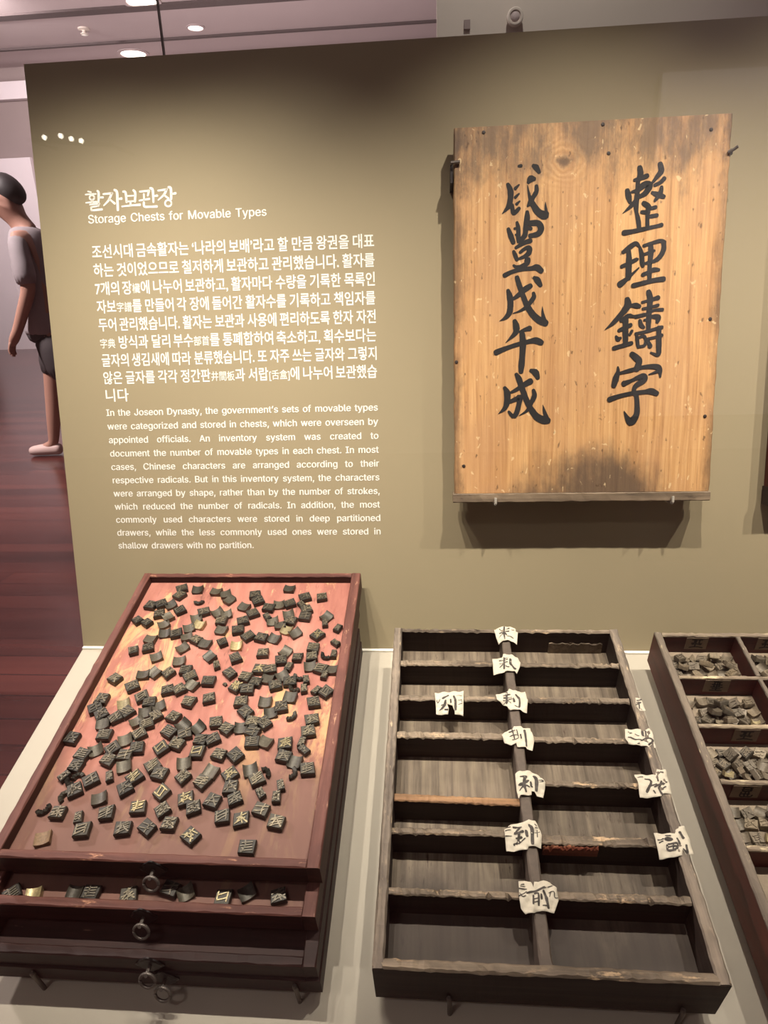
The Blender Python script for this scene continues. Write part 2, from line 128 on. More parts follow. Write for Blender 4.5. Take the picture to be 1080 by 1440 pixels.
def smooth_line(pts, sub=5):
    if len(pts) < 3 and sub: 
        a, b = pts; return [tuple(a[k]+(b[k]-a[k])*i/4 for k in range(3)) for i in range(5)]
    out = []
    for i in range(len(pts)-1):
        p0, p1, p2, p3 = pts[max(i-1, 0)], pts[i], pts[i+1], pts[min(i+2, len(pts)-1)]
        for s in range(sub):
            t = s/sub
            out.append(tuple(.5*(2*p1[k]+(p2[k]-p0[k])*t+(2*p0[k]-5*p1[k]+4*p2[k]-p3[k])*t*t+(3*p1[k]-p0[k]-3*p2[k]+p3[k])*t**3) for k in range(3)))
    out.append(tuple(pts[-1])); return out
def brush(bm, stroke, place, thick=0.0, mi=0, wob=0.06):
    """one brush stroke: a ribbon of changing width with rounded ends. place(x, y, lift) -> Vector"""
    L = smooth_line([tuple(float(v) for v in p) for p in stroke])
    n = len(L); up, dn = [], []
    def side(i):
        a, b = L[max(i-1, 0)], L[min(i+1, n-1)]
        dx, dy = b[0]-a[0], b[1]-a[1]; d = math.hypot(dx, dy) or 1e-9
        return dx/d, dy/d
    rows = []
    t0 = side(0); t1 = side(n-1)
    w0, w1 = abs(L[0][2])/2, abs(L[-1][2])/2
    for f, k in ((-.9, .42), (-.6, .8)): rows.append((L[0][0]+t0[0]*w0*f, L[0][1]+t0[1]*w0*f, w0*k, t0))
    for i in range(n): rows.append((L[i][0], L[i][1], abs(L[i][2])/2*(1+rng.uniform(-wob, wob)), side(i)))
    for f, k in ((.6, .8), (.9, .42)): rows.append((L[-1][0]+t1[0]*w1*f, L[-1][1]+t1[1]*w1*f, w1*k, t1))
    lay = []
    for z in ((thick,) if not thick else (0.0, thick)):
        lay.append([[bm.verts.new(place(x-t[1]*hw*s, y+t[0]*hw*s, z)) for s in (-1, 0, 1)] for x, y, hw, t in rows])
    top = lay[-1]
    for p, q in zip(top, top[1:]):
        for k in (0, 1): bm.faces.new((p[k], p[k+1], q[k+1], q[k])).material_index = mi
    if thick:
        bot = lay[0]
        for k in (0, 2):
            for i in range(len(top)-1): bm.faces.new((bot[i][k], bot[i+1][k], top[i+1][k], top[i][k])).material_index = mi
        for i in (0, -1):
            for k in (0, 1): bm.faces.new((bot[i][k], bot[i][k+1], top[i][k+1], top[i][k])).material_index = mi

# ------------------------------------------------------------------ materials
class NT:
    def __init__(s, name):
        s.m = bpy.data.materials.new(name); s.m.use_nodes = True; s.t = s.m.node_tree; s.n = s.t.nodes; s.l = s.t.links
        s.b = s.n['Principled BSDF']
    def node(s, kind, **kw):
        o = s.n.new('ShaderNode'+kind)
        for k, v in kw.items(): setattr(o, k, v)
        return o
    def put(s, sock, v):
        if hasattr(v, 'is_output'): s.l.new(v, sock)
        elif isinstance(v, (tuple, list)) and len(v) == 3 and sock.type == 'RGBA': sock.default_value = (*v, 1)
        else: sock.default_value = v
    def coord(s, scale=(1, 1, 1), loc=(0, 0, 0)):
        c = s.node('TexCoord'); m = s.node('Mapping'); s.l.new(c.outputs['Object'], m.inputs[0])
        m.inputs['Scale'].default_value = scale; m.inputs['Location'].default_value = loc; return m.outputs[0]
    def xyz(s):
        c = s.node('TexCoord'); q = s.node('SeparateXYZ'); s.l.new(c.outputs['Object'], q.inputs[0]); return q.outputs
    def noise(s, vec, scale=1, detail=6, rough=.6, dist=0):
        o = s.node('TexNoise'); s.l.new(vec, o.inputs['Vector']); o.inputs['Scale'].default_value = scale
        o.inputs['Detail'].default_value = detail; o.inputs['Roughness'].default_value = rough; o.inputs['Distortion'].default_value = dist
        return o.outputs['Fac']
    def math(s, op, a, b=0, clamp=False):
        o = s.node('Math', operation=op); o.use_clamp = clamp; s.put(o.inputs[0], a); s.put(o.inputs[1], b); return o.outputs[0]
    def ramp(s, fac, stops):
        o = s.node('ValToRGB'); s.l.new(fac, o.inputs[0]); e = o.color_ramp.elements
        while len(e) < len(stops): e.new(.5)
        for q, (p, c) in zip(e, stops): q.position = p; q.color = (*c, 1) if len(c) == 3 else c
        return o.outputs[0]
    def step(s, v, a, b):
        o = s.node('MapRange'); o.interpolation_type = 'SMOOTHSTEP'; s.put(o.inputs[0], v); o.inputs[1].default_value = a; o.inputs[2].default_value = b; return o.outputs[0]
    def mix(s, f, a, b, mode='MIX'):
        o = s.node('Mix', data_type='RGBA', blend_type=mode); s.put(o.inputs[0], f); s.put(o.inputs[6], a); s.put(o.inputs[7], b); return o.outputs[2]
    def bump(s, h, strength=.3, dist=.002):
        o = s.node('Bump'); o.inputs['Strength'].default_value = strength; o.inputs['Distance'].default_value = dist; s.l.new(h, o.inputs['Height']); s.l.new(o.outputs[0], s.b.inputs['Normal'])
    def done(s, col, rough=.6, metal=0, spec=None):
        s.put(s.b.inputs['Base Color'], col); s.put(s.b.inputs['Roughness'], rough); s.put(s.b.inputs['Metallic'], metal)
        if spec is not None: s.b.inputs['Specular IOR Level'].default_value = spec
        return s.m
def srgb(r, g, b):
    return tuple(((c/255)/12.92 if c/255 <= .04045 else ((c/255+.055)/1.055)**2.4) for c in (r, g, b))
def plain(name, col, rough=.6, metal=0, var=.12, scale=60, bump=0):
    t = NT(name); v = t.coord(); n = t.noise(v, scale, 5)
    c = t.ramp(n, [(.25, tuple(x*(1-var) for x in col)), (.75, tuple(min(1, x*(1+var)) for x in col))])
    if bump: t.bump(n, bump, .001)
    return t.done(c, rough, metal)
def wood(name, dark, mid, lite, axis='x', grain=90, rough=.62, flecks=None, famt=.62, bump=.35, blotch=.5, spec=.3, side=None):
    t = NT(name); k = 4
    sc = {'x': (k, grain, grain), 'y': (grain, k, grain), 'z': (grain, grain, k)}[axis]
    g = t.noise(t.coord(sc), 1, 8, .65, .3)
    c = t.ramp(g, [(.28, dark), (.5, mid), (.74, lite)])
    b = t.noise(t.coord((9, 9, 9)), 1, 4, .6)
    c = t.mix(t.math('MULTIPLY', t.step(b, .42, .72), blotch), c, dark)
    if flecks:
        s2 = {'x': (28, 130, 130), 'y': (130, 28, 130), 'z': (130, 130, 28)}[axis]
        f = t.noise(t.coord(s2, (3, 1, 7)), 1, 6, .7)
        f2 = t.noise(t.coord((14, 14, 14), (2, 5, 1)), 1, 2, .5)
        fm = t.math('MULTIPLY', t.step(f, famt-.04, famt+.08), t.step(f2, .4, .62))
        c = t.mix(fm, c, flecks)
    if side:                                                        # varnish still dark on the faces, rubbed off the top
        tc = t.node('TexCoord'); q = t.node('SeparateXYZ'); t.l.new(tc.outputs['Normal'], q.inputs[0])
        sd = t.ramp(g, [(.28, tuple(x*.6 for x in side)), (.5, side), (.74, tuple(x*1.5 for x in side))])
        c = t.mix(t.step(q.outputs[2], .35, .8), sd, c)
    t.bump(g, bump, .0015)
    return t.done(c, rough, 0, spec)

# wall panel, deck
def panel_mat():
    t = NT('olive_panel_paint'); n = t.noise(t.coord(), 900, 2); n2 = t.noise(t.coord(), 2.2, 3)
    c = t.mix(n2, srgb(150, 138, 112), srgb(160, 146, 117)); t.bump(n, .04, .0004); return t.done(c, .62, 0, .25)
M_panel = panel_mat()
M_deck = plain('pale_deck_paint', srgb(182, 173, 157), .6, 0, .02, 30)
M_white = plain('white_lettering', srgb(240, 236, 226), .6, 0, .01)
M_seam = plain('bright_seam_strip', srgb(250, 246, 236), .3, 0, .01)
M_base = plain('dark_plinth_side', srgb(60, 50, 44), .6)
# red drawers
def red_floor():
    t = NT('worn_red_painted_board'); v = t.coord((26, 5, 20)); g = t.noise(v, 1, 6, .62, .4)
    c = t.ramp(g, [(.3, srgb(144, 90, 80)), (.52, srgb(170, 112, 99)), (.72, srgb(188, 132, 116))])
    p = t.noise(t.coord((13, 4.5, 10), (.4, .2, 0)), 1, 7, .68, .8)
    c = t.mix(t.step(p, .55, .63), c, srgb(206, 158, 116))
    q = t.noise(t.coord((38, 11, 20), (2, 7, 0)), 1, 5, .7)
    c = t.mix(t.math('MULTIPLY', t.step(q, .60, .70), .7), c, srgb(214, 176, 132))
    y = t.xyz()[1]                                                  # front end of the board mixed darker and greyer, broken by noise
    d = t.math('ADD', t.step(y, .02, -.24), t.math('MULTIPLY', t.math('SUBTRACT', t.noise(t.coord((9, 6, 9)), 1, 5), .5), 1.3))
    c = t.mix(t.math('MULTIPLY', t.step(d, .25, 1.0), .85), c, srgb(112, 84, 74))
    k = t.noise(t.coord((60, 16, 30)), 1, 4)
    c = t.mix(t.math('MULTIPLY', t.step(k, .60, .72), .6), c, srgb(96, 62, 54))
    t.bump(g, .2, .001); return t.done(c, .6, 0, .25)
M_redfloor = red_floor()
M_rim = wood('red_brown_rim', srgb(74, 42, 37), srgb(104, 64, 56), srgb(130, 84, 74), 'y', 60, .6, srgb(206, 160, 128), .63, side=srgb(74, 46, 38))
M_rimd = wood('dark_lacquer_and_shaded_floor', srgb(36, 20, 18), srgb(52, 31, 28), srgb(70, 44, 39), 'x', 60, .6, srgb(110, 80, 66), .66, side=srgb(44, 24, 21))
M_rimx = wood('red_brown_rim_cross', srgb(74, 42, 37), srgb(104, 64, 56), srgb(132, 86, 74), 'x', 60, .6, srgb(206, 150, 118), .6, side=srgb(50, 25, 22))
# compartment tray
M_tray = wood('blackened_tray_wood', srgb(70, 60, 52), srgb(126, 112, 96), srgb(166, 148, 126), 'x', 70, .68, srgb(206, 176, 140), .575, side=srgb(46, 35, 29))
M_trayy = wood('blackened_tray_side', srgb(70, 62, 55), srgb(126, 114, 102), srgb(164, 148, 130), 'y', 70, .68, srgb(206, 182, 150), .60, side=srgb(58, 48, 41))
M_trayfl = wood('scuffed_tray_floor', srgb(70, 60, 50), srgb(120, 106, 90), srgb(152, 136, 114), 'y', 75, .6, srgb(70, 54, 44), .60, .2, .55)
def darken_along_y(m, y0, y1, col, amt):
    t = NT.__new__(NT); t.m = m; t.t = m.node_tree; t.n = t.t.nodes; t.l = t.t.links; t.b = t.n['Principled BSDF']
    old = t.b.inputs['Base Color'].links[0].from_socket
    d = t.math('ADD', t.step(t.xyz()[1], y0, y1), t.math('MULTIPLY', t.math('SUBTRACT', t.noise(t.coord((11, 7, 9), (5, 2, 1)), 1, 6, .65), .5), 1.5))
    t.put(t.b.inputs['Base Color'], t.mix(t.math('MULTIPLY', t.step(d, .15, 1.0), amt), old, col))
darken_along_y(M_trayfl, -.05, -.24, srgb(66, 56, 50), .9)                   # floor turns darker towards the front compartments
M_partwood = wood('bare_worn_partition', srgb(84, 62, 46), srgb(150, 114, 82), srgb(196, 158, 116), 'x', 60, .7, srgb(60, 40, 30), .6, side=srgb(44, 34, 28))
M_div = plain('grey_divider_wood', srgb(92, 80, 70), .7, 0, .2, 90, .2)
M_redwall = wood('dull_red_lacquer', srgb(44, 16, 14), srgb(84, 32, 28), srgb(112, 48, 40), 'x', 20, .55, None, .6, .1, .4)
M_redside = wood('dull_red_lacquer_side', srgb(62, 26, 20), srgb(92, 42, 32), srgb(112, 54, 42), 'y', 20, .55, None, .6, .1, .3)
M_greyrim = wood('bare_grey_rim', srgb(96, 84, 72), srgb(140, 124, 106), srgb(186, 168, 138), 'x', 60, .7, srgb(224, 206, 168), .56)
M_greyrimy = wood('bare_grey_rim_side', srgb(84, 76, 68), srgb(116, 104, 92), srgb(142, 128, 112), 'y', 60, .7, srgb(206, 188, 154), .62)
M_dustfl = plain('dusty_compartment_floor', srgb(140, 124, 104), .7, 0, .2, 40)
M_splint = wood('splintered_red_wood', srgb(70, 26, 18), srgb(130, 70, 50), srgb(200, 150, 112), 'x', 50, .7)
M_paper = plain('old_white_paper', srgb(206, 197, 178), .85, 0, .06, 45, .3)
M_paperd = plain('brown_old_paper', srgb(122, 104, 84), .85, 0, .12, 60)
M_ink = plain('black_brush_ink', srgb(22, 20, 21), .75, 0, .3, 40)
M_inkg = plain('grey_brush_ink', srgb(76, 70, 66), .8, 0, .3, 220)
M_inkb = plain('black_brush_ink_small', srgb(26, 22, 20), .8, 0, .2, 220)
def bronze(name, col, metal, rough, var=.35):
    t = NT(name); v = t.coord(); n = t.noise(v, 260, 6, .7); oi = t.node('ObjectInfo')
    c = t.ramp(n, [(.3, tuple(x*(1-var) for x in col)), (.7, tuple(x*(1+var) for x in col))])
    c = t.mix(1.0, c, t.ramp(oi.outputs['Random'], [(0, (.62, .62, .6)), (.5, (.9, .88, .84)), (1, (1.25, 1.2, 1.06))]), 'MULTIPLY')
    t.bump(n, .25, .0006); return t.done(c, rough, metal, .5)
M_type = bronze('dark_type_bronze', srgb(62, 59, 54), .35, .5)
M_stroke = bronze('rubbed_type_strokes', srgb(116, 109, 96), .45, .42)
M_back = bronze('smooth_type_back', srgb(80, 76, 68), .35, .48)
M_brass = bronze('bright_worn_brass', srgb(160, 148, 116), .45, .4)
M_brown = bronze('brown_clay_type', srgb(120, 98, 76), .1, .6)
M_grey = bronze('dusty_grey_type', srgb(124, 113, 98), .2, .55)
M_greyd = bronze('dark_grey_type', srgb(86, 80, 72), .2, .55)
M_pale = bronze('pale_yellow_type', srgb(226, 210, 166), .2, .45, .12)
M_iron = plain('black_iron', srgb(48, 44, 44), .45, .8, .25, 120, .2)
M_steel = plain('grey_mount_metal', srgb(104, 96, 90), .5, .5, .15, 90)
M_clip = plain('pale_clip_plastic', srgb(176, 168, 156), .4)
M_nail = plain('rusty_nail', srgb(46, 34, 28), .6)
def board_mat():
    t = NT('pine_board'); X, Y, Z = t.xyz()
    # a knot near the top edge bends the grain around it
    dx = t.math('SUBTRACT', X, -.041); dy = t.math('SUBTRACT', Y, .578)
    d = t.math('SQRT', t.math('ADD', t.math('MULTIPLY', dx, dx), t.math('MULTIPLY', t.math('MULTIPLY', dy, dy), 1.6)))
    near = t.step(d, .075, .012)
    wob = t.noise(t.coord((5, 1.6, 5)), 1, 3)
    gx = t.math('ADD', X, t.math('MULTIPLY', wob, .016))
    cv = t.node('CombineXYZ'); t.put(cv.inputs[0], t.math('MULTIPLY', gx, 150)); t.put(cv.inputs[1], t.math('MULTIPLY', Y, 3.5)); t.put(cv.inputs[2], t.math('MULTIPLY', d, 0))
    g = t.noise(cv.outputs[0], 1, 7, .6, .25)
    ring = t.math('ADD', t.math('MULTIPLY', t.math('SINE', t.math('ADD', t.math('MULTIPLY', d, 520), t.math('MULTIPLY', t.noise(t.coord((30, 30, 30)), 1, 5), 16))), .10), .5)
    g = t.math('ADD', t.math('MULTIPLY', g, t.math('SUBTRACT', 1, near)), t.math('MULTIPLY', ring, near))
    c = t.ramp(g, [(.22, srgb(150, 104, 62)), (.45, srgb(202, 154, 102)), (.62, srgb(218, 172, 118)), (.85, srgb(234, 194, 142))])
    broad = t.noise(t.coord((16, 2.2, 4)), 1, 4, .6)
    c = t.mix(t.math('MULTIPLY', t.step(broad, .45, .7), .5), c, srgb(172, 124, 82))
    fine = t.noise(t.coord((420, 9, 30)), 1, 3, .6)
    c = t.mix(t.math('MULTIPLY', t.step(fine, .52, .72), .45), c, srgb(150, 104, 66))
    pink = t.noise(t.coord((9, 6, 5), (3, 8, 1)), 1, 5, .65)
    c = t.mix(t.math('MULTIPLY', t.step(pink, .42, .66), .35), c, srgb(186, 142, 106))
    c = t.mix(t.math('MULTIPLY', t.step(t.math('ADD', d, t.math('MULTIPLY', t.math('SUBTRACT', t.noise(t.coord((60, 60, 60)), 1, 4), .5), .02)), .017, .006), .8), c, srgb(86, 68, 54))
    n = t.noise(t.coord((22, 8, 10)), 1, 7, .7); n2 = t.noise(t.coord((7, 5, 5), (1, 3, 0)), 1, 5, .65)
    top = t.math('ADD', t.step(Y, .40, .64), t.math('MULTIPLY', t.math('SUBTRACT', n, .5), 2.6))
    c = t.mix(t.math('MULTIPLY', t.step(top, .45, 1.2), .75), c, srgb(88, 76, 66))
    bx = t.step(t.math('ABSOLUTE', t.math('SUBTRACT', X, .02)), .2, .02)
    bot = t.math('ADD', t.math('MULTIPLY', t.step(Y, .17, .0), t.math('ADD', bx, .3)), t.math('MULTIPLY', t.math('SUBTRACT', t.math('ADD', t.math('MULTIPLY', n2, .5), t.math('MULTIPLY', n, .5)), .5), 2.6))
    c = t.mix(t.math('MULTIPLY', t.step(bot, .35, 1.2), .85), c, srgb(78, 68, 60))
    edge = t.math('ADD', t.step(t.math('ABSOLUTE', X), .185, .232), t.math('MULTIPLY', t.math('SUBTRACT', n, .5), 1.8))
    c = t.mix(t.math('MULTIPLY', t.step(edge, .35, 1.1), .75), c, srgb(84, 66, 52))
    sp = t.noise(t.coord((110, 50, 60), (4, 2, 0)), 1, 4, .6)
    c = t.mix(t.math('MULTIPLY', t.step(sp, .64, .70), .65), c, srgb(78, 56, 40))
    sc = t.noise(t.coord((90, 60, 60), (7, 1, 3)), 1, 3, .5, .8)
    c = t.mix(t.math('MULTIPLY', t.step(sc, .675, .70), .5), c, srgb(240, 212, 164))
    t.bump(t.math('ADD', g, t.math('MULTIPLY', sc, -.8)), .3, .002); return t.done(c, .55, 0, .35)
M_board = board_mat()
M_batten = wood('grey_bottom_batten', srgb(86, 74, 62), srgb(130, 112, 92), srgb(160, 140, 116), 'x', 80, .65, srgb(70, 56, 46), .6)
M_floor = None
def gallery_floor():
    t = NT('dark_red_floorboards'); n = t.noise(t.coord((.5, 7, 1)), 1, 6, .6)
    br = t.node('TexBrick'); v = t.coord(); t.l.new(v, br.inputs['Vector']); br.inputs['Scale'].default_value = 1
    for k, a in (('Color1', (.2, .2, .2)), ('Color2', (.8, .8, .8)), ('Mortar', (0, 0, 0))): t.put(br.inputs[k], a)
    br.inputs['Brick Width'].default_value = 1.8; br.inputs['Row Height'].default_value = .11; br.inputs['Mortar Size'].default_value = .004
    f = t.math('ADD', t.math('MULTIPLY', n, .6), t.math('MULTIPLY', br.outputs['Color'], .4))
    c = t.ramp(f, [(.2, srgb(46, 22, 22)), (.5, srgb(80, 41, 38)), (.8, srgb(112, 60, 53))]); return t.done(c, .22, 0, .5)
M_floor = gallery_floor()
M_ceil = plain('mauve_ceiling', srgb(186, 170, 170), .8, 0, .03, 2)
M_ceild = plain('dark_ceiling_groove', srgb(84, 72, 72), .8)
M_joint = plain('grey_glass_joint', srgb(96, 84, 84), .5)
M_wallm = plain('mauve_gallery_wall', srgb(150, 134, 132), .8, 0, .03, 2)
M_wallw = plain('white_gallery_panel', srgb(228, 216, 220), .8, 0, .02, 2)
M_soffit = plain('warm_white_upper_wall', srgb(206, 194, 184), .75, 0, .02, 3)
M_skin = plain('skin', srgb(176, 132, 116), .6, 0, .05)
M_hair = plain('black_hair', srgb(42, 36, 38), .6, 0, .2, 40)
M_shirt = plain('grey_shirt', srgb(150, 140, 144), .8, 0, .06, 20)
M_shorts = plain('charcoal_shorts', srgb(62, 54, 56), .8, 0, .06, 20)
M_shoe = plain('pale_pink_shoe', srgb(206, 178, 172), .6, 0, .05, 20)
M_black = plain('black_cloth', srgb(22, 20, 22), .8, 0, .2, 20)
def emit(name, col, s):
    t = NT(name); t.b.inputs['Emission Color'].default_value = (*col, 1); t.b.inputs['Emission Strength'].default_value = s; return t.m
M_lamp2 = emit('lit_spot_glass', (1, .92, .80), 22)
M_lamp = emit('lit_lamp_glass', (1, .88, .76), 6)
def glass_mat():
    m = bpy.data.materials.new('case_glass'); m.use_nodes = True; t = m.node_tree; t.nodes.clear()
    o = t.nodes.new('ShaderNodeOutputMaterial'); a = t.nodes.new('ShaderNodeBsdfTransparent'); b = t.nodes.new('ShaderNodeBsdfGlossy'); x = t.nodes.new('ShaderNodeMixShader'); f = t.nodes.new('ShaderNodeLayerWeight'); pw = t.nodes.new('ShaderNodeMath'); pw.operation = 'POWER'; pw.inputs[1].default_value = 5; ma = t.nodes.new('ShaderNodeMath'); ma.operation = 'MULTIPLY_ADD'; ma.inputs[1].default_value = .95; ma.inputs[2].default_value = .04
    f.inputs['Blend'].default_value = .5; t.links.new(f.outputs['Facing'], pw.inputs[0]); t.links.new(pw.outputs[0], ma.inputs[0]); a.inputs[0].default_value = (.985, .99, .985, 1); b.inputs['Roughness'].default_value = 0.0
    t.links.new(ma.outputs[0], x.inputs[0]); t.links.new(a.outputs[0], x.inputs[1]); t.links.new(b.outputs[0], x.inputs[2]); t.links.new(x.outputs[0], o.inputs[0]); return m
M_glass = glass_mat()

# ------------------------------------------------------------------ the setting
FZ, CZ = -.438, 4.582
bm = bmesh.new(); box(bm, -16, 10, -5.2, 13, FZ-.1, FZ); structure('floor', bm, M_floor)
bm = bmesh.new(); box(bm, -16, 10, -5.2, 13, CZ, CZ+.1); structure('ceiling', bm, M_ceil)
bm = bmesh.new(); box(bm, -16, 10, 12.43, 12.6, FZ, CZ); structure('wall_far', bm, M_wallm)
bm = bmesh.new(); box(bm, -16, 10, -5.2, -5.0, FZ, CZ); structure('wall_near', bm, M_wallm)
bm = bmesh.new(); box(bm, 1.31, 2.9, -5.0, -4.95, -.2, 1.735); structure('trim_7', bm, M_wallw)          # lit white panel opposite, seen mirrored in the case glass
bm = bmesh.new(); box(bm, -12, -7.62, 12.36, 12.43, FZ, 3.10); structure('trim_1', bm, M_wallw)         # white exhibition panel on the far wall
bm = bmesh.new(); box(bm, -16, 10, 12.30, 12.43, 4.05, 4.33); structure('trim_2', bm, M_wallw)          # light cove strip
for i, (y, wd) in enumerate(((10.05, .20), (11.45, .07))):
    bm = bmesh.new(); box(bm, -16, 10, y, y+wd, CZ-.03, CZ+.001); structure('trim_%d' % (3+i), bm, M_ceild)
bm = bmesh.new(); box(bm, -.7098, 1.5, 0, 1.1172, -.03, 0); structure('wall_back', bm, M_panel, MP)
bm = bmesh.new(); box(bm, .044, 1.6, 1.0, 1.12, .9, 2.2); structure('wall_upper', bm, M_soffit)
bm = bmesh.new(); box(bm, -.7098, 1.5, -.72, 0, -.03, 0)
dk_o = tag(obj('display_deck', bm, M_deck, None, MD, (0, 0, 0)), 'pale sloping display deck that carries the wooden drawers and trays', 'display deck')
bm = bmesh.new(); box(bm, -.7098, 1.5, -.004, .002, 0, .004); structure('trim_5', bm, M_seam, MD)
# cabinet under the deck
bm = bmesh.new()
za = (MD @ Vector((0, -.72, -.032))); zb = (MD @ Vector((0, 0, -.032)))
pr = [(za.y, FZ), (zb.y+.02, FZ), (zb.y+.02, zb.z), (za.y, za.z)]
va = [[bm.verts.new((x, y, z)) for y, z in pr] for x in (-.70, 1.49)]
for i in range(4): bm.faces.new((va[0][i], va[0][(i+1) % 4], va[1][(i+1) % 4], va[1][i]))
bm.faces.new(va[0]); bm.faces.new(va[1])
tag(obj('case_cabinet', bm, M_base, None, I4, (0, 0, 0)), 'dark base cabinet under the pale display deck', 'cabinet')
# glass of the case: front pane, and two rear panes that meet in a visible joint above the panel
bm = bmesh.new(); box(bm, -1.2, 1.6, -.87, -.862, FZ, 2.3); structure('window_1', bm, M_glass)

XJ = -.5385
bm = bmesh.new(); box(bm, -3.2, XJ-.0015, .45, .458, FZ, CZ); structure('window_2', bm, M_glass)
bm = bmesh.new(); box(bm, XJ+.0015, 1.9, .45, .458, FZ, CZ); structure('window_3', bm, M_glass)
bm = bmesh.new(); box(bm, XJ-.0013, XJ+.0013, .449, .459, FZ, CZ); structure('trim_6', bm, M_joint)     # dark joint between the panes

# ------------------------------------------------------------------ wall text
SANS = None
try: SANS = bpy.data.fonts.load(bpy.utils.system_resource('DATAFILES') + '/fonts/Inter.woff2')   # Blender's own interface font
except Exception: pass
def run_mesh(txt, size, bold=.0):
    c = bpy.data.curves.new('t', 'FONT')
    if SANS and all(ord(q) < 0x2100 for q in txt): c.font = SANS; bold = -1e-4; scale = size; size = 1.0
    else: scale = 1.0
    c.body = txt; c.size = size; c.offset = bold; c.resolution_u = 4
    o = bpy.data.objects.new('t', c); C.objects.link(o); bpy.context.view_layer.update()
    me = bpy.data.meshes.new_from_object(o.evaluated_get(bpy.context.evaluated_depsgraph_get()))
    bpy.data.objects.remove(o); bpy.data.curves.remove(c)
    if scale != 1.0: me.transform(Matrix.Scale(scale, 4))
    return me
def word(bm, txt, size, x, y, bold, sx=1.0, dry=False):
    """runs in {..} are small; returns the width"""
    x0 = x; small = False
    for part in txt.replace('{', '|{').replace('}', '}|').split('|'):
        if not part: continue
        small = part.startswith('{'); s = part.strip('{}'); z = size*(.72 if small else 1)
        me = run_mesh(s, z, bold*(.3 if small else 1))
        xs = [v.co.x for v in me.vertices]; x1 = max(xs)
        if not dry:
            latin = all(ord(q) < 0x2100 for q in s)
            for ox, oy in (((0, 0), (-.00036, -.0002), (.00036, .0002)) if latin else ((0, 0),)):   # two offset passes embolden the light face
                b2 = bmesh.new(); b2.from_mesh(me)
                for v in b2.verts: v.co = Vector((x+v.co.x*sx+ox, y+v.co.y+oy+(size*.04 if small else 0), .0003+(0 if ox == 0 else .00004 if ox < 0 else .00008)))
                m2 = bpy.data.meshes.new('x'); b2.to_mesh(m2); b2.free(); bm.from_mesh(m2); bpy.data.meshes.remove(m2)
        x += (x1+size*.035)*sx
        bpy.data.meshes.remove(me)
    return x-x0
def text_line(bm, txt, size, x0, x1, y, bold, justify=True):
    ws = txt.split(' ')
    wd = [word(bm, t, size, 0, 0, bold, 1, True) for t in ws]
    sx = 1.0; total = sum(wd); gap = size*.27
    if justify:
        gap = (x1-x0-total)/(len(ws)-1) if len(ws) > 1 else 0
        if gap < size*.17: sx = (x1-x0-size*.19*(len(ws)-1))/total; gap = size*.19
    x = x0
    for t, wv in zip(ws, wd):
        word(bm, t, size, x, y, bold, sx); x += wv*sx+gap
KO = ['조선시대 금속활자는 ‘나라의 보배’라고 할 만큼 왕권을 대표', '하는 것이었으므로 철저하게 보관하고 관리했습니다. 활자를',
      '7개의 장{欌}에 나누어 보관하고, 활자마다 수량을 기록한 목록인', '자보{字譜}를 만들어 각 장에 들어간 활자수를 기록하고 책임자를',
      '두어 관리했습니다. 활자는 보관과 사용에 편리하도록 한자 자전', '{字典} 방식과 달리 부수{部首}를 통폐합하여 축소하고, 획수보다는',
      '글자의 생김새에 따라 분류했습니다. 또 자주 쓰는 글자와 그렇지', '않은 글자를 각각 정간판{井間板}과 서랍{[舌盒]}에 나누어 보관했습', '니다']
EN = ['In the Joseon Dynasty, the government’s sets of movable types', 'were categorized and stored in chests, which were overseen by',
      'appointed officials. An inventory system was created to', 'document the number of movable types in each chest. In most',
      'cases, Chinese characters are arranged according to their', 'respective radicals. But in this inventory system, the characters',
      'were arranged by shape, rather than by the number of strokes,', 'which reduced the number of radicals. In addition, the most',
      'commonly used characters were stored in deep partitioned', 'drawers, while the less commonly used ones were stored in', 'shallow drawers with no partition.']
TL_, TR_ = -.614, -.0765
def lettering(name, bm, label):
    for f in bm.faces: f.smooth = False
    bad = [f for f in bm.faces if f.calc_area() < 1e-11]; bmesh.ops.delete(bm, geom=bad, context='FACES_ONLY')
    o = obj(name, bm, M_white, None, MP, (0, 0, 0)); return tag(o, label, 'wall text')
bm = bmesh.new()
for s in TITLE: brush(bm, [(x*1e-4, y*1e-4, d*1e-4) for x, y, d in s], lambda x, y, z: Vector((x, y, .0003)), 0, 0, .02)
lettering('title_lettering', bm, 'large white Korean heading of five syllables at the top of the olive panel')
def fit(txt, width):
    ws = txt.split(' '); u = sum(word(None, t, 1, 0, 0, 0, 1, True) for t in ws)+.27*(len(ws)-1); return width/u
bm = bmesh.new(); text_line(bm, 'Storage Chests for Movable Types', fit('Storage Chests for Movable Types', .342), -.6155, -.2735, .8395, .0003)
lettering('title_lettering', bm, 'white English heading line below the Korean heading on the olive panel')
bm = bmesh.new()
for i, t in enumerate(KO): text_line(bm, t, .0268, TL_, TR_, .789-.03339*i-.0105, .0004, i < 8)
lettering('paragraph_lettering', bm, 'white Korean paragraph of nine lines on the olive panel')
bm = bmesh.new(); ESZ = fit(EN[-1], .2818)
for i, t in enumerate(EN): text_line(bm, t, ESZ, TL_, TR_, .4878-.02674*i-.0062, .00028, i < 10)
lettering('paragraph_lettering', bm, 'white English paragraph of eleven lines on the olive panel')

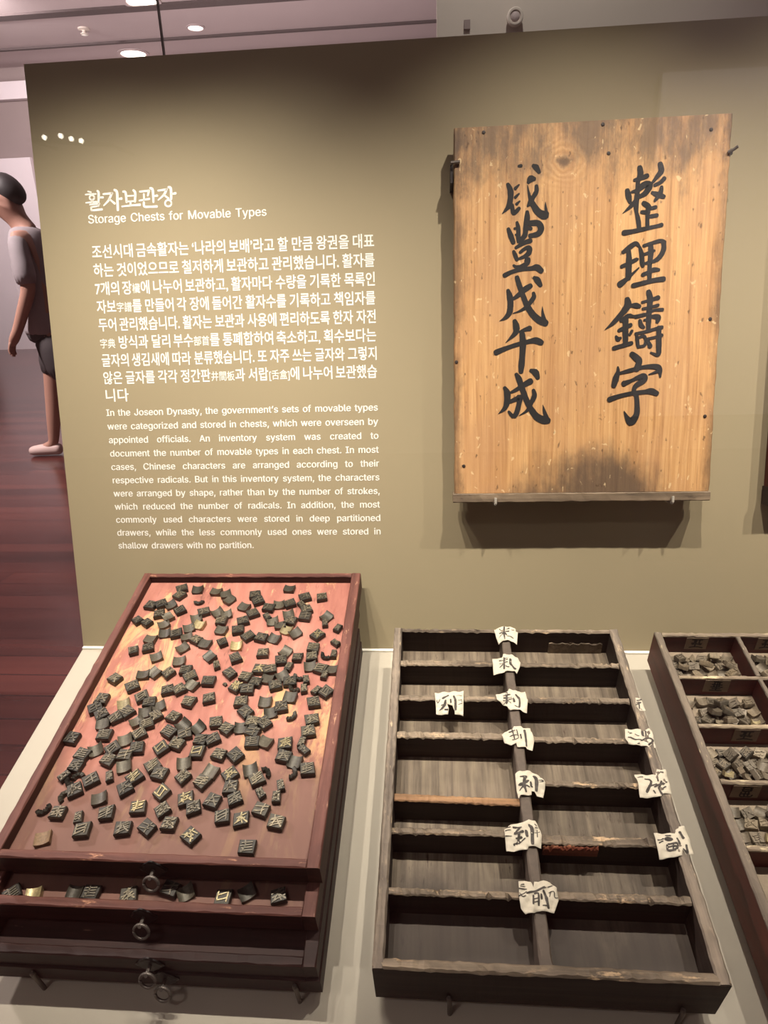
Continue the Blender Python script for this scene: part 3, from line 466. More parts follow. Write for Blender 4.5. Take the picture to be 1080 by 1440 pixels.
# ------------------------------------------------------------------ the inscribed board
B0, BX, BZ, BW, BH, BT = .026, .2925, .3115, .4525, .638, .0572
bd = thing('inscribed_board', 'tall pine board with two columns of black brush characters hung on the olive panel', 'wooden board', MP, (BX, BZ, B0))
bm = bmesh.new()
n = 40; rows = []
for i in range(n+1):
    y = BZ+.017+(BH-.017)*i/n; j = rng.uniform(-.0009, .0009); j2 = rng.uniform(-.0009, .0009)
    dx = -.0055*(1-i/n)*0
    rows.append([bm.verts.new(p) for p in ((BX-BW/2+j, y, B0), (BX-BW/2+j, y, BT-.002), (BX-BW/2+j+.002, y, BT), (BX+BW/2+j2-.002, y, BT), (BX+BW/2+j2, y, BT-.002), (BX+BW/2+j2, y, B0))])
for p, q in zip(rows, rows[1:]):
    for k in range(6): bm.faces.new((p[k], p[(k+1) % 6], q[(k+1) % 6], q[k]))
bm.faces.new(rows[0]); bm.faces.new(rows[-1])
obj('plank', bm, M_board, bd)
bm = bmesh.new(); rough_box(bm, BX-BW/2-.003, BX+BW/2+.002, BZ, BZ+.0165, B0, BT+.0015, 'x', 40, .0006, .0012); obj('bottom_batten', bm, M_batten, bd, label='grey worn batten along the bottom edge')
lift = [0]
for key, lab in (('left', 'left column of five large black brush characters'), ('right', 'right column of four large black brush characters')):
    bm = bmesh.new()
    for s in INK[key]:
        lift[0] += 1
        brush(bm, [(x*1e-4, y*1e-4, d*1e-4) for x, y, d in s], lambda x, y, z: Vector((x, y, BT+.0004+.000008*lift[0])), 0, 0, .04)
    obj('inscription', bm, M_ink, bd, label=lab)
for x, y in ((.1165, .9405), (.486, .9265), (.5025, .626), (.5035, .461), (.083, .379), (.312, .943), (.07, .565), (.323, .898)):
    bm = bmesh.new(); lathe(bm, [(.0001, BT), (.0032, BT+.0002), (.0026, BT+.0011), (.0001, BT+.0014)], 10, Matrix.Translation((x, y, 0))); obj('nail_head', bm, M_nail, bd)
# side irons that held the lid, and museum clips
def bent_clip(label, x, y, s):
    t = thing('side_bracket', label, 'bracket', MP, (x, y, 0), 'iron side brackets of the board')
    bm = bmesh.new(); box(bm, min(x, x+s*.004), max(x, x+s*.004), y-.030 if s < 0 else y-.004, y+.004, 0, BT-.004)
    obj('bracket_arm', bm, M_iron, t)
    bm = bmesh.new(); tube(bm, [(x+s*.003, y, BT-.006), (x+s*.002, y, BT+.0045), (x-s*.012, y+.0005, BT+.005)] if s < 0 else [(x-.006, y-.003, BT+.002), (x+.002, y, BT+.006), (x+.006, y+.003, BT+.010)], .0026, 8); obj('bracket_hook', bm, M_steel, t)
bent_clip('small grey iron bracket gripping the upper left edge of the inscribed board', BX-BW/2-.0015, .8945, -1)
bent_clip('small grey iron bracket gripping the upper right edge of the inscribed board', BX+BW/2+.0015, .893, 1)
for x, lab in ((.1405, 'left'), (.4545, 'right')):
    t = bmesh.new()
    tube(t, [(x, BZ-.0035, .0), (x, BZ-.0035, BT+.002), (x, BZ-.001, BT+.0055), (x, BZ+.009, BT+.0055)], .0026, 8)
    tag(obj('mounting_clip', t, M_clip, None, MP, (x, BZ, 0)), 'small pale clip under the %s end of the inscribed board bottom edge' % lab, 'clip', 'clips under the inscribed board')
# another dark board, mostly beyond the right edge
ob = thing('hanging_board', 'dark brown wooden board hung at the far right of the olive panel', 'wooden board', MP, (.80, .30, .02))
bm = bmesh.new(); box(bm, .637, .96, .33, .80, .005, .032); obj('plank', bm, M_redside, ob)
bm = bmesh.new(); rough_box(bm, .634, .963, .297, .33, .005, .036, 'x', 16, .0006, .0015); obj('bottom_batten', bm, M_tray, ob)

# ------------------------------------------------------------------ stacked red drawers
AL, AR = -0.5546, -0.1164
ORD = ['topmost', 'second', 'third', 'bottom']
LAB = ['topmost shallow red drawer of the stack, strewn with scattered bronze types', 'second red drawer from the top of the stack, slightly pulled out with a few types',
       'third red drawer of the stack, dark front with iron ring', 'bottom red drawer of the stack, standing on the pale deck']
DR = [(0.124, 0.1604, 0.5183, -0.0528), (0.0868, 0.123, 0.5585, -0.0127), (0.0545, 0.0858, 0.5987, 0.0235), (0.0212, 0.0535, 0.6021, 0.0269)]
for i, (h0, h1, tn, tf) in enumerate(DR):
    dx = (0, -.0035, -.001, .001)[i]
    xl, xr = AL+dx, AR+dx
    MA, MB = (M_rim, M_rimx) if i < 2 else (M_rimd, M_rimd)
    t = thing('shallow_drawer', LAB[i], 'drawer', MD, ((xl+xr)/2, -(tn+tf)/2, h0), 'stacked red drawers')
    fl = h1-.0165
    bm = bmesh.new(); rough_box(bm, xl, xl+.0145, -tn, -tf, h0, h1, 'y', 40, .0004, .0012, None, .001); obj('side_board', bm, MA, t)
    bm = bmesh.new(); rough_box(bm, xr-.0175, xr, -tn, -tf, h0, h1, 'y', 40, .0004, .0012, None, .001); obj('side_board', bm, MA, t)
    bm = bmesh.new(); rough_box(bm, xl+.0147, xr-.0177, -tn, -tn+.0115, h0, h1, 'x', 30, .0004, .0012, None, .001); obj('front_board', bm, MB, t)
    bm = bmesh.new(); rough_box(bm, xl+.0147, xr-.0177, -tf-.0105, -tf, h0, h1, 'x', 30, .0004, .0012, None, .001); obj('back_board', bm, MB, t)
    bm = bmesh.new(); box(bm, xl+.0146, xr-.0176, -tn+.0116, -tf-.0106, fl-.008, fl); obj('bottom_panel', bm, M_redfloor if i < 2 else M_rimd, t)  # lower two floors coloured dark to stand for shade under the drawers above
    # iron pull: lobed back plate and hanging ring
    px = (-0.3331, -0.341, -0.3273, -0.3145)[i]; pz = (h0+h1)/2+(.004 if i < 3 else .007)
    F = Matrix.Translation((px, -tn, pz)) @ Matrix.Rotation(R(90), 4, 'X')
    bm = bmesh.new(); pl = []
    for k in range(40):
        a = 2*math.pi*k/40; r = .0165*(1+.10*math.cos(4*a)+.05*math.cos(8*a)); pl.append((r*math.cos(a), r*math.sin(a)))
    vs = [[bm.verts.new(F @ Vector((x*sc, y*sc, z))) for x, y in pl] for sc, z in ((1, .0002), (1, .0018), (.82, .0028))]
    for p, q in zip(vs, vs[1:]):
        for k in range(40): bm.faces.new((p[k], p[(k+1) % 40], q[(k+1) % 40], q[k]))
    bm.faces.new(vs[0]); bm.faces.new(vs[-1])
    pull = obj('back_plate', bm, M_iron, t)
    bm = bmesh.new(); tube(bm, [F @ Vector(p) for p in ((0, 0, .0015), (0, .001, .013), (0, 0.003, .015))], .0024, 8); obj('staple', bm, M_steel, pull)
    bm = bmesh.new(); tube(bm, [F @ Vector((.0096*math.sin(a), -.008+.0096*math.cos(a), .0160-.004*math.cos(a))) for a in [2*math.pi*k/24 for k in range(24)]], .0021, 8, True); obj('ring', bm, M_steel, pull)
    if i == 3:
        bm = bmesh.new(); box(bm, xl+.03, xr-.03, -tn+.04, -tf-.04, 0, h0-.0003); obj('riser_block', bm, M_deck, t)
# support pins that keep things from sliding down the deck
PIN = [(-0.4883, .6060, 'left pin in front of the red drawer stack'), (-0.1467, .6060, 'right pin in front of the red drawer stack'), (.044, .6105, 'left pin in front of the partitioned black tray'), (.3193, .6105, 'right pin in front of the partitioned black tray')]
for x, tt, lab in PIN:
    bm = bmesh.new(); tube(bm, [(x, -tt, 0), (x, -tt, .034), (x-.001, -tt+.0006, .044), (x-.0012, -tt+.0008, .047)], [.003, .003, .0034, .002], 10)
    tag(obj('support_pin', bm, M_steel, None, MD, (x, -tt, 0)), 'short metal support %s' % lab, 'pin', 'metal pins in the deck')

# ------------------------------------------------------------------ movable types
def glyph_strokes(r, a, b):
    out = []
    kind = r.randrange(4)
    g = lambda lo, hi: r.uniform(lo, hi)
    nh = r.randint(2, 4)
    for k in range(nh):
        y = -.34*b+.68*b*(k+.5)/nh+g(-.03, .03)*b; s = g(.05, .16)*b
        out.append([(-g(.22, .40)*a, y-s, .0016), (0, y, .0014), (g(.22, .40)*a, y+s, .0018)])
    if kind < 3:
        x = g(-.2, .2)*a; out.append([(x, .40*b, .0017), (x+g(-.05, .05)*a, 0, .0016), (x+g(-.1, .1)*a, -.40*b, .0014)])
    if kind in (0, 2):
        out.append([(-.05*a, .08*b, .0017), (-.2*a, -.18*b, .0015), (-.40*a, -.38*b, .0009)])
        out.append([(.05*a, .08*b, .0015), (.2*a, -.15*b, .0018), (.40*a, -.36*b, .0022)])
    if kind == 3:
        out.append([(-.3*a, .3*b, .0016), (-.32*a, 0, .0016), (-.3*a, -.3*b, .0014)]); out.append([(.3*a, .32*b, .0016), (.3*a, 0, .0016), (.28*a, -.34*b, .0014)])
    return out
def face_type(seed, a, b, h, name='movable_type', ms=(None, None)):
    r = random.Random(seed); bm = bmesh.new()
    k = .0012; q = [r.uniform(-.0012, .0012) for _ in range(8)]
    lo = [(-a/2+q[0], -b/2+q[1]), (a/2+q[2], -b/2+q[3]), (a/2+q[4], b/2+q[5]), (-a/2+q[6], b/2+q[7])]
    rg = [[bm.verts.new((x*s, y*s, z)) for x, y in lo] for s, z in ((.95, 0), (1, .002), (1, h-.0012), (.92, h))]
    for p, s in zip(rg, rg[1:]):
        for i in range(4): bm.faces.new((p[i], p[(i+1) % 4], s[(i+1) % 4], s[i]))
    bm.faces.new(rg[0]); bm.faces.new(rg[-1])
    for s in glyph_strokes(r, a, b): brush(bm, s, lambda x, y, z: Vector((x, y, h-.0002+z)), .0015, 1, .1)
    return mesh_of(name, bm, ms)
def mesh_of(name, bm, ms, smooth=False):
    bmesh.ops.recalc_face_normals(bm, faces=bm.faces); me = bpy.data.meshes.new(name); bm.to_mesh(me); bm.free()
    for m in ms: me.materials.append(m)
    if smooth:
        for p in me.polygons: p.use_smooth = True
    return me
def back_type(seed, a, b, h, ms, name='movable_type'):
    r = random.Random(seed); bm = bmesh.new(); nx, ny = 10, 4; dep = r.uniform(.003, .0048); sk = r.uniform(-.0012, .0016)
    def z(u, v): return h-dep*(1-min(1, (2*u)**2)**1.15)+sk*v*2+.0008*u
    top = [[bm.verts.new((a*u*(1-.04*abs(v)), b*v, z(u, v))) for v in [j/ny-.5 for j in range(ny+1)]] for u in [i/nx-.5 for i in range(nx+1)]]
    bot = [[bm.verts.new((a*.96*u, b*.96*v, 0)) for v in [j/ny-.5 for j in range(ny+1)]] for u in [i/nx-.5 for i in range(nx+1)]]
    for G in (top, bot):
        for i in range(nx):
            for j in range(ny): bm.faces.new((G[i][j], G[i+1][j], G[i+1][j+1], G[i][j+1]))
    for i in range(nx):
        for j in (0, ny): bm.faces.new((top[i][j], top[i+1][j], bot[i+1][j], bot[i][j]))
    for j in range(ny):
        for i in (0, nx): bm.faces.new((top[i][j], top[i][j+1], bot[i][j+1], bot[i][j]))
    return mesh_of(name, bm, ms)
def curved_type(seed, ms, name='movable_type'):
    r = random.Random(seed); bm = bmesh.new(); n = 9; R0, w = .0075, .0065; rows = []
    for i in range(n):
        a = R(-70+150*i/(n-1)); hh = .007+.0015*math.sin(3*i+seed)
        rows.append([bm.verts.new((rr*math.cos(a)-R0*.6, rr*math.sin(a), z)) for rr, z in ((R0-w/2, 0), (R0+w/2, 0), (R0+w/2, hh-.001), (R0+w/4, hh), (R0-w/2+.0008, hh-.001))])
    for p, q in zip(rows, rows[1:]):
        for k in range(5): bm.faces.new((p[k], p[(k+1) % 5], q[(k+1) % 5], q[k]))
    bm.faces.new(rows[0]); bm.faces.new(rows[-1])
    return mesh_of(name, bm, ms)
MS = (M_type, M_stroke); MG = (M_type, M_brass)
PR = {'g': [face_type(s, .0208, .0186, .0092, ms=MS) for s in range(14)], 'G': [face_type(40+s, .0208, .0190, .0092, ms=MG) for s in range(9)],
      'b': [back_type(s, .0208, .0180, .0088, (M_back,)) for s in range(6)], 'B': [back_type(20+s, .0200, .0180, .0088, (M_brass,)) for s in range(2)],
      'R': [back_type(31, .021, .019, .007, (M_brown,))], 's': [face_type(60+s, .0108, .0165, .0085, ms=MS) for s in range(5)],
      't': [face_type(70+s, .0165, .0165, .0095, ms=MS) for s in range(4)], 'c': [curved_type(s, (M_type,)) for s in range(4)], 'f': [face_type(81, .007, .005, .0025, ms=MS)]}
KIND = {'g': 'dark square type showing raised strokes', 'G': 'dark type with brightly rubbed strokes', 'b': 'type turned over, smooth hollow back', 'B': 'bright yellowish type, smooth hollow back',
        'R': 'brown flat type, back up', 's': 'narrow dark type', 't': 'smallish square type', 'c': 'curved dark type fragment', 'f': 'tiny dark metal chip'}
NUM = ['first', 'second', 'third', 'fourth', 'fifth', 'sixth', 'seventh', 'eighth', 'ninth', 'tenth', 'eleventh', 'twelfth', 'thirteenth', 'fourteenth', 'fifteenth', 'sixteenth', 'seventeenth', 'eighteenth', 'nineteenth', 'twentieth']
def put_types(spec, h, where, group, per):
    L = []
    for tok in spec.split():
        a, b, k = tok.split(','); L.append((int(a)*1e-4, int(b)*1e-4, k))
    L.sort(key=lambda q: q[1]); used = 0
    rows = [L[i:i+per] for i in range(0, len(L), per)]
    for ri, row in enumerate(rows):
        row.sort(key=lambda q: q[0])
        for ci, (x, t, k) in enumerate(row):
            r = random.Random(int(x*1e4)*7919+int(t*1e4)); me = r.choice(PR[k])
            o = bpy.data.objects.new('movable_type', me); C.objects.link(o)
            rz = r.gauss(.15, .45) if k not in 'c' else r.uniform(0, 6.28)
            o.matrix_world = MD @ Matrix.Translation((x, -t, h+.0003)) @ Matrix.Rotation(rz, 4, 'Z')
            tag(o, '%s, %s from left, %s row from back, %s' % (KIND[k], NUM[ci], NUM[ri], where), 'metal type', group)
put_types(TYPES, 0.1439, 'top drawer', 'bronze types strewn in the top red drawer', 12)
put_types(TYPES2, 0.1065, 'second drawer', 'bronze types in the second red drawer', 30)

# ------------------------------------------------------------------ partitioned black tray
TL0, TR0, TF, TN, TB, TT = -.0475, .3605, .0455, .6055, .026, .1096
tr = thing('partitioned_tray', 'blackened wooden tray with sixteen empty compartments and white paper labels', 'tray', MD, ((TL0+TR0)/2, -(TF+TN)/2, TB))
bm = bmesh.new(); rough_box(bm, TL0, TL0+.0145, -TN, -TF, TB, TT, 'y', 60, .0009, .002, None, .0015); obj('side_board', bm, M_trayy, tr)
bm = bmesh.new(); rough_box(bm, TR0-.0155, TR0, -TN, -TF, TB, TT, 'y', 60, .0009, .002, None, .0015); obj('side_board', bm, M_trayy, tr)
bm = bmesh.new(); rough_box(bm, TL0+.0148, TR0-.0158, -TF-.0085, -TF, TB, TT, 'x', 60, .0008, .002, None, .0025); obj('back_board', bm, M_tray, tr)
bm = bmesh.new(); rough_box(bm, TL0+.0005, TR0-.0005, -TN-.0002, -TN+.012, TB, TT-.0006, 'x', 60, .0009, .002, None, .002); obj('front_board', bm, M_tray, tr)
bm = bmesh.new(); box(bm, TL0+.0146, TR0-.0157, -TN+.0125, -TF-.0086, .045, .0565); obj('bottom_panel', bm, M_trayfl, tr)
DX0, DX1 = .1487, .1642
bm = bmesh.new(); rough_box(bm, DX0, DX1, -TN+.0125, -TF-.0088, .0566, .1062, 'y', 50, .0007, .0015); obj('centre_divider', bm, M_div, tr)
LT = [(.1204, .1337), (.1981, .2099), (.2717, .2837), None, (.4300, .4395), (.5112, .5205)]
RT = [(.1237, .1337), (.1985, .2102), (.2762, .2866), (.3522, .3613), (.4345, .4478), (.5085, .5195)]
for q in LT:
    if q:
        bm = bmesh.new(); rough_box(bm, TL0+.0149, DX0-.0003, -q[1], -q[0], .0566, .1058, 'x', 44, .0008, .0014, .0012, .0035); obj('partition', bm, M_tray, tr)
for q in RT:
    bm = bmesh.new(); rough_box(bm, DX1+.0003, TR0-.016, -q[1], -q[0], .0566, .1058, 'x', 44, .0008, .0014, .0012, .0035); obj('partition', bm, M_tray, tr)
bm = bmesh.new(); rough_box(bm, TL0+.0149, DX0-.0003, -.3905, -.3790, .0568, .099, 'x', 40, .0007, .0012, .0008, .001)
for v in bm.verts:
    if v.co.z > .07: v.co.y += .004-(v.co.x+.033)*.02
obj('partition', bm, M_partwood, tr, label='bare light wood partition, lower and slightly askew')
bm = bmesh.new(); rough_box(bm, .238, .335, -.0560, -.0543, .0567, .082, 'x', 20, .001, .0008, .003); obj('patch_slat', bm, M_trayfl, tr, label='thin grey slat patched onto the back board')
bm = bmesh.new(); rough_box(bm, .172, .245, -.4525, -.4480, .086, .1035, 'x', 30, .0014, .001, .003, .009); obj('splintered_edge', bm, M_splint, tr, label='splintered reddish edge of a broken partition')
for x in (TL0+.05, TR0-.05):
    bm = bmesh.new(); box(bm, x-.02, x+.02, -TN+.05, -TF-.05, 0, TB-.0003); obj('riser_block', bm, M_deck, tr)
# paper labels pasted over the crossings
PT = sorted([q for q in RT])
def paper_z(x, t):
    """a sheet lying on rims and partitions, its free parts sagging"""
    dd = max(0, DX0-x, x-DX1) if x < .30 else max(0, (TR0-.016)-x)
    if x < .10: dd = .03
    dp = min([max(0, q[0]-t, t-q[1]) for q in (RT if x > DX1 else [z for z in LT if z])]+[max(0, TF+.0085-t if t < TF else t-TF-.0085)])
    d = min(dd, dp)
    return .1102-.30*max(0, d-.001)+.0009*math.sin(x*420+t*300)+.0006*math.sin(t*700-x*250)
PL = ['paper label with one bold character at the back rim', 'paper label on the first crossing from the back', 'torn paper label on the second crossing from the back', 'torn paper label on the third crossing from the back',
      'square label with a torn hole on a left partition', 'paper label with bold character on the fourth crossing', 'large paper label on the fifth crossing', 'large crumpled paper label nearest the front',
      'small scrap of label on the right rim', 'upper paper label on the right rim', 'middle paper label on the right rim', 'lowest paper label on the right rim']
for (poly, strokes), lab in zip(PAPERS, PL):
    pts = [Vector((x*1e-4, y*1e-4)) for x, y in poly]; bm = bmesh.new()
    vs = [bm.verts.new((p.x, -p.y, 0)) for p in pts]; f = bm.faces.new(vs)
    bmesh.ops.triangulate(bm, faces=[f])
    for _ in range(4):
        long = [e for e in bm.edges if e.calc_length() > .005]
        if long: bmesh.ops.subdivide_edges(bm, edges=long, cuts=1); bmesh.ops.triangulate(bm, faces=[q for q in bm.faces if len(q.verts) > 3])
    bmesh.ops.recalc_face_normals(bm, faces=bm.faces)
    for v in bm.verts: v.co.z = paper_z(v.co.x, -v.co.y)
    ext = bmesh.ops.extrude_face_region(bm, geom=bm.faces[:])
    for g in ext['geom']:
        if isinstance(g, bmesh.types.BMVert): g.co.z -= .0004
    pp = obj('paper_label', bm, M_paper, tr, smooth=True, label=lab)
    bm = bmesh.new()
    for s in strokes: brush(bm, [(x*1e-4, -y*1e-4, d*1e-4) for x, y, d in s], lambda x, y, z: Vector((x, y, paper_z(x, -y)+.0005)), 0, 0, .1)
    obj('brush_writing', bm, M_inkg, pp)

# ------------------------------------------------------------------ red compartment tray with heaps of type
QL, QF, QN, QB, QT = .4275, .0430, .60, .026, .1005
qt = thing('compartment_tray', 'dull red tray with pale worn rims, its compartments holding heaps of metal type', 'tray', MD, (QL+.22, -(QF+QN)/2, QB))
QX = [QL, .5680, .7050, .842]
QP = [(.1440, .1500), (.2425, .2490), (.3395, .3465), (.4375, .4445), (.5350, .5410)]
bm = bmesh.new(); box(bm, QL, QL+.0125, -QN, -QF, QB, QT-.004); obj('side_board', bm, M_redside, qt)
bm = bmesh.new(); rough_box(bm, QL, QL+.0125, -QN, -QF, QT-.004, QT, 'y', 50, .0007, .0012, None, .001); obj('side_rim', bm, M_greyrimy, qt, label='pale worn rim of the left side')
bm = bmesh.new(); box(bm, QX[3], QX[3]+.0125, -QN, -QF, QB, QT); obj('side_board', bm, M_redside, qt)
for t0, t1, nm in [(QF, QF+.0085, 'back_board')]+[(a, b, 'partition') for a, b in QP]+[(QN-.011, QN, 'front_board')]:
    bm = bmesh.new(); box(bm, QL+.0127, QX[3]-.0002, -t1, -t0, QB if nm != 'partition' else .0582, QT-.0045); pp = obj(nm, bm, M_redwall, qt)
    bm = bmesh.new(); rough_box(bm, QL+.0127, QX[3]-.0002, -t1-.0004, -t0, QT-.0044, QT-.0004, 'x', 60, .0007, .0012, None, .0012); obj('worn_rim', bm, M_greyrim, pp, label='pale worn top edge')
for x in QX[1:3]:
    for a, b in zip([QF+.0085]+[q[1] for q in QP], [q[0] for q in QP]+[QN-.011]):
        bm = bmesh.new(); box(bm, x, x+.0075, -b+.0003, -a-.0003, .0582, QT-.0045); pp = obj('cross_partition', bm, M_redwall, qt)
        bm = bmesh.new(); rough_box(bm, x, x+.0075, -b+.0003, -a-.0003, QT-.0044, QT-.0008, 'y', 14, .0006, .001); obj('worn_rim', bm, M_greyrimy, pp)
bm = bmesh.new(); box(bm, QL+.0126, QX[3]-.0001, -QN+.0112, -QF-.0087, .046, .0580); obj('bottom_panel', bm, M_dustfl, qt)
bm = bmesh.new(); box(bm, QL+.03, QX[3]-.03, -QN+.05, -QF-.05, 0, QB-.0003); obj('riser_block', bm, M_deck, qt)
# brown labels on the far wall of each compartment
LB = [(.4838, .5220, .0515, 'ya'), (.4842, .5252, .1500, 'sil'), (.4958, .5345, .2490, 'ya'), (.4585, .4980, .3465, 'gwi'), (.6080, .6420, .0515, 'ya'), (.6150, .6480, .1500, 'sil')]
GL = {'ya': [[(.2, .85), (.8, .85)], [(.35, .85), (.35, .6), (.2, .55)], [(.65, .85), (.65, .55), (.8, .5)], [(.25, .45), (.5, .5), (.75, .42)], [(.12, .18), (.5, .24), (.9, .16)], [(.45, .8), (.42, .25)]],
      'sil': [[(.3, .9), (.7, .85)], [(.35, .8), (.35, .5)], [(.6, .85), (.62, .5)], [(.25, .65), (.75, .62)], [(.2, .45), (.8, .42)], [(.3, .3), (.7, .28)], [(.2, .15), (.8, .12)], [(.5, .9), (.5, .2)]],
      'gwi': [[(.3, .92), (.75, .88)], [(.35, .85), (.35, .6), (.7, .6)], [(.7, .88), (.72, .6)], [(.3, .75), (.75, .72)], [(.3, .5), (.3, .15), (.5, .1)], [(.5, .55), (.5, .15), (.8, .12), (.85, .25)], [(.3, .35), (.7, .35)], [(.65, .5), (.65, .2)]]}
for x0, x1, t, gk in LB:
    bm = bmesh.new(); box(bm, x0, x1, -t-.0012, -t-.0003, .0672, .0955)
    pp = obj('paper_label', bm, M_paperd, qt, label='brown paper label with one character on the compartment wall')
    bm = bmesh.new()
    for s in GL[gk]: brush(bm, [(x0+(x1-x0)*(.12+.76*a), .0672+.0283*b, .0026) for a, b in s], lambda x, y, z: Vector((x, -t-.0016, y)), 0, 0, .2)
    obj('brush_writing', bm, M_inkb, pp)
# heaps
HP = {'a': [back_type(90+s, .0175, .0150, .0085, (M_grey,)) for s in range(5)], 'd': [face_type(100+s, .0165, .0150, .0085, ms=(M_greyd, M_grey)) for s in range(4)],
      'p': [back_type(110+s, .013, .011, .008, (M_pale,)) for s in range(2)], 'q': [face_type(120+s, .0165, .0145, .0085, ms=(M_grey, M_grey)) for s in range(4)]}
HK = {'a': 'grey hollow-backed type', 'd': 'dark grey type', 'p': 'pale yellow type', 'q': 'dusty grey type'}
ROWN = ['back', 'second', 'third', 'fourth']
def heap(ci, ri, x0, x1, t0, t1, xlim=9):
    r = random.Random(ci*31+ri*7+5); nx, nt = int((x1-x0)/.0185), max(3, int((t1-t0)/.0182))
    where = '%s compartment, %s column' % (ROWN[ri], ('left', 'second')[ci]); cells = []
    for j in range(nt):
        for i in range(nx):
            cells.append((x0+(x1-x0)*(i+.5)/nx+r.uniform(-.0012, .0012), t0+(t1-t0)*(j+.5)/nt+r.uniform(-.001, .001), 0, i, j))
    for j in range(nt-1):
        for i in range(nx-1):
            if r.random() < .5: cells.append((x0+(x1-x0)*(i+1)/nx, t0+(t1-t0)*(j+1)/nt, 1, i, j))
    for x, t, lv, i, j in cells:
        if x > xlim or (lv == 0 and r.random() < .06): continue
        k = r.choices('adpq', (5, 1.4, .6, 5))[0]; o = bpy.data.objects.new('movable_type', r.choice(HP[k])); C.objects.link(o)
        tx, ty = (r.gauss(0, .16), r.gauss(0, .16)) if lv == 0 else (r.gauss(0, .35), r.gauss(0, .35))
        lift_ = .0078*(abs(math.sin(tx))+abs(math.sin(ty)))
        o.matrix_world = MD @ Matrix.Translation((x, -t, .0583+lv*.0098+lift_)) @ Matrix.Rotation(r.gauss(0, .5), 4, 'Z') @ Matrix.Rotation(tx, 4, 'X') @ Matrix.Rotation(ty, 4, 'Y')
        tag(o, '%s, %s, %s row, %s from left, %s' % (HK[k], 'upper' if lv else 'low', NUM[j], NUM[i], where), 'metal type', 'metal types heaped in the red tray compartments')
ts = [QF+.0085]+[q[1] for q in QP]; te = [q[0] for q in QP]
for ri in range(4):
    heap(0, ri, QL+.0125+.006, QX[1]-.006, ts[ri]+.014, te[ri]-.003)
heap(1, 0, QX[1]+.0075+.003, QX[2]-.005, ts[0]+.014, te[0]-.003, .645)
heap(1, 1, QX[1]+.0075+.003, QX[2]-.005, ts[1]+.014, te[1]-.003, .630)

# ------------------------------------------------------------------ gallery fittings
def downlight(x, y, r, label):
    t = thing('ceiling_downlight', label, 'ceiling light', I4, (x, y, CZ), 'recessed gallery downlights')
    bm = bmesh.new(); lathe(bm, [(r*1.25, CZ-.001), (r*1.25, CZ-.02), (r, CZ-.022), (r*.95, CZ-.001)], 24, Matrix.Translation((x, y, 0))); obj('trim_ring', bm, M_ceil, t)
    bm = bmesh.new(); lathe(bm, [(r*.93, CZ-.002), (r*.93, CZ-.016), (r*.5, CZ-.02)], 24, Matrix.Translation((x, y, 0))); obj('lamp_glass', bm, M_lamp, t)
downlight(-4.14, 9.95, .22, 'bright downlight cut by the top edge, left of the glass joint')
downlight(-5.22, 12.10, .22, 'bright downlight just above the olive panel top edge')
downlight(-3.74, 11.08, .12, 'paler downlight right of the glass joint above the panel')
dv = thing('ceiling_sprinkler', 'small pale sprinkler head on the mauve gallery ceiling', 'sprinkler', I4, (-5.46, 10.82, CZ))
bm = bmesh.new(); lathe(bm, [(.09, CZ), (.09, CZ-.02), (.03, CZ-.03), (.03, CZ-.07), (.06, CZ-.075), (.06, CZ-.085)], 20, Matrix.Translation((-5.46, 10.82, 0))); obj('sprinkler_head', bm, M_soffit, dv)
bm = bmesh.new(); lathe(bm, [(.02, CZ-.086), (.05, CZ-.09), (.02, CZ-.1)], 16, Matrix.Translation((-5.46, 10.82, 0))); obj('deflector', bm, M_seam, dv)
for (x, z), lab in zip(((-2.140, 1.517), (-2.044, 1.520), (-1.985, 1.503), (-1.930, 1.490)), ('first', 'second', 'third', 'fourth')):
    t = thing('spot_lamp', 'small lit spot lamp mirrored in the case glass, %s from the left of four' % lab, 'lamp', I4, (x, -4.6, z), 'small lit spot lamps mirrored in the glass')
    F = Matrix.Translation((x, -4.6, z)) @ Matrix.Rotation(R(-90), 4, 'X')
    bm = bmesh.new(); lathe(bm, [(.010, -.10), (.016, -.09), (.017, 0), (.0145, .001), (.0135, -.004)], 18, F); obj('lamp_body', bm, M_iron, t)
    bm = bmesh.new(); lathe(bm, [(.0132, -.0035), (.009, .003), (.003, .005)], 16, F); obj('lamp_glass', bm, M_lamp2, t)
bm = bmesh.new(); tube(bm, [(-2.3, -4.71, 1.53), (-1.8, -4.71, 1.48)], .012, 8); tube(bm, [(-2.29, -5.0, 1.53), (-2.29, -4.71, 1.53)], .01, 8); tube(bm, [(-1.81, -5.0, 1.48), (-1.81, -4.71, 1.48)], .01, 8)
tag(obj('lamp_rail', bm, M_iron, None, I4, (-2.05, -4.71, 1.505)), 'black rail carrying four small lamps on the wall opposite the case', 'rail')
# small round sensor on the upper wall
sx, sz = .254, 1.361
sn = thing('wall_sensor', 'small round white sensor on the pale upper wall above the panel', 'sensor', I4, (sx, 1.0, sz))
F = Matrix.Translation((sx, 1.0, sz)) @ Matrix.Rotation(R(90), 4, 'X')
bm = bmesh.new(); lathe(bm, [(.014, 0), (.014, .012), (.022, .014), (.022, .026), (.019, .028), (.015, .028), (.013, .024)], 28, F); obj('sensor_body', bm, M_soffit, sn)
bm = bmesh.new(); lathe(bm, [(.0125, .0242), (.009, .028), (.004, .030)], 24, F); obj('sensor_lens', bm, M_ceil, sn)
bm = bmesh.new(); box(bm, .118, .135, .992, 1.0, 1.345, 1.366); tag(obj('wall_plate', bm, M_wallm, None, I4, (.1265, .996, 1.355)), 'tiny square grey plate on the pale upper wall left of the sensor', 'plate')

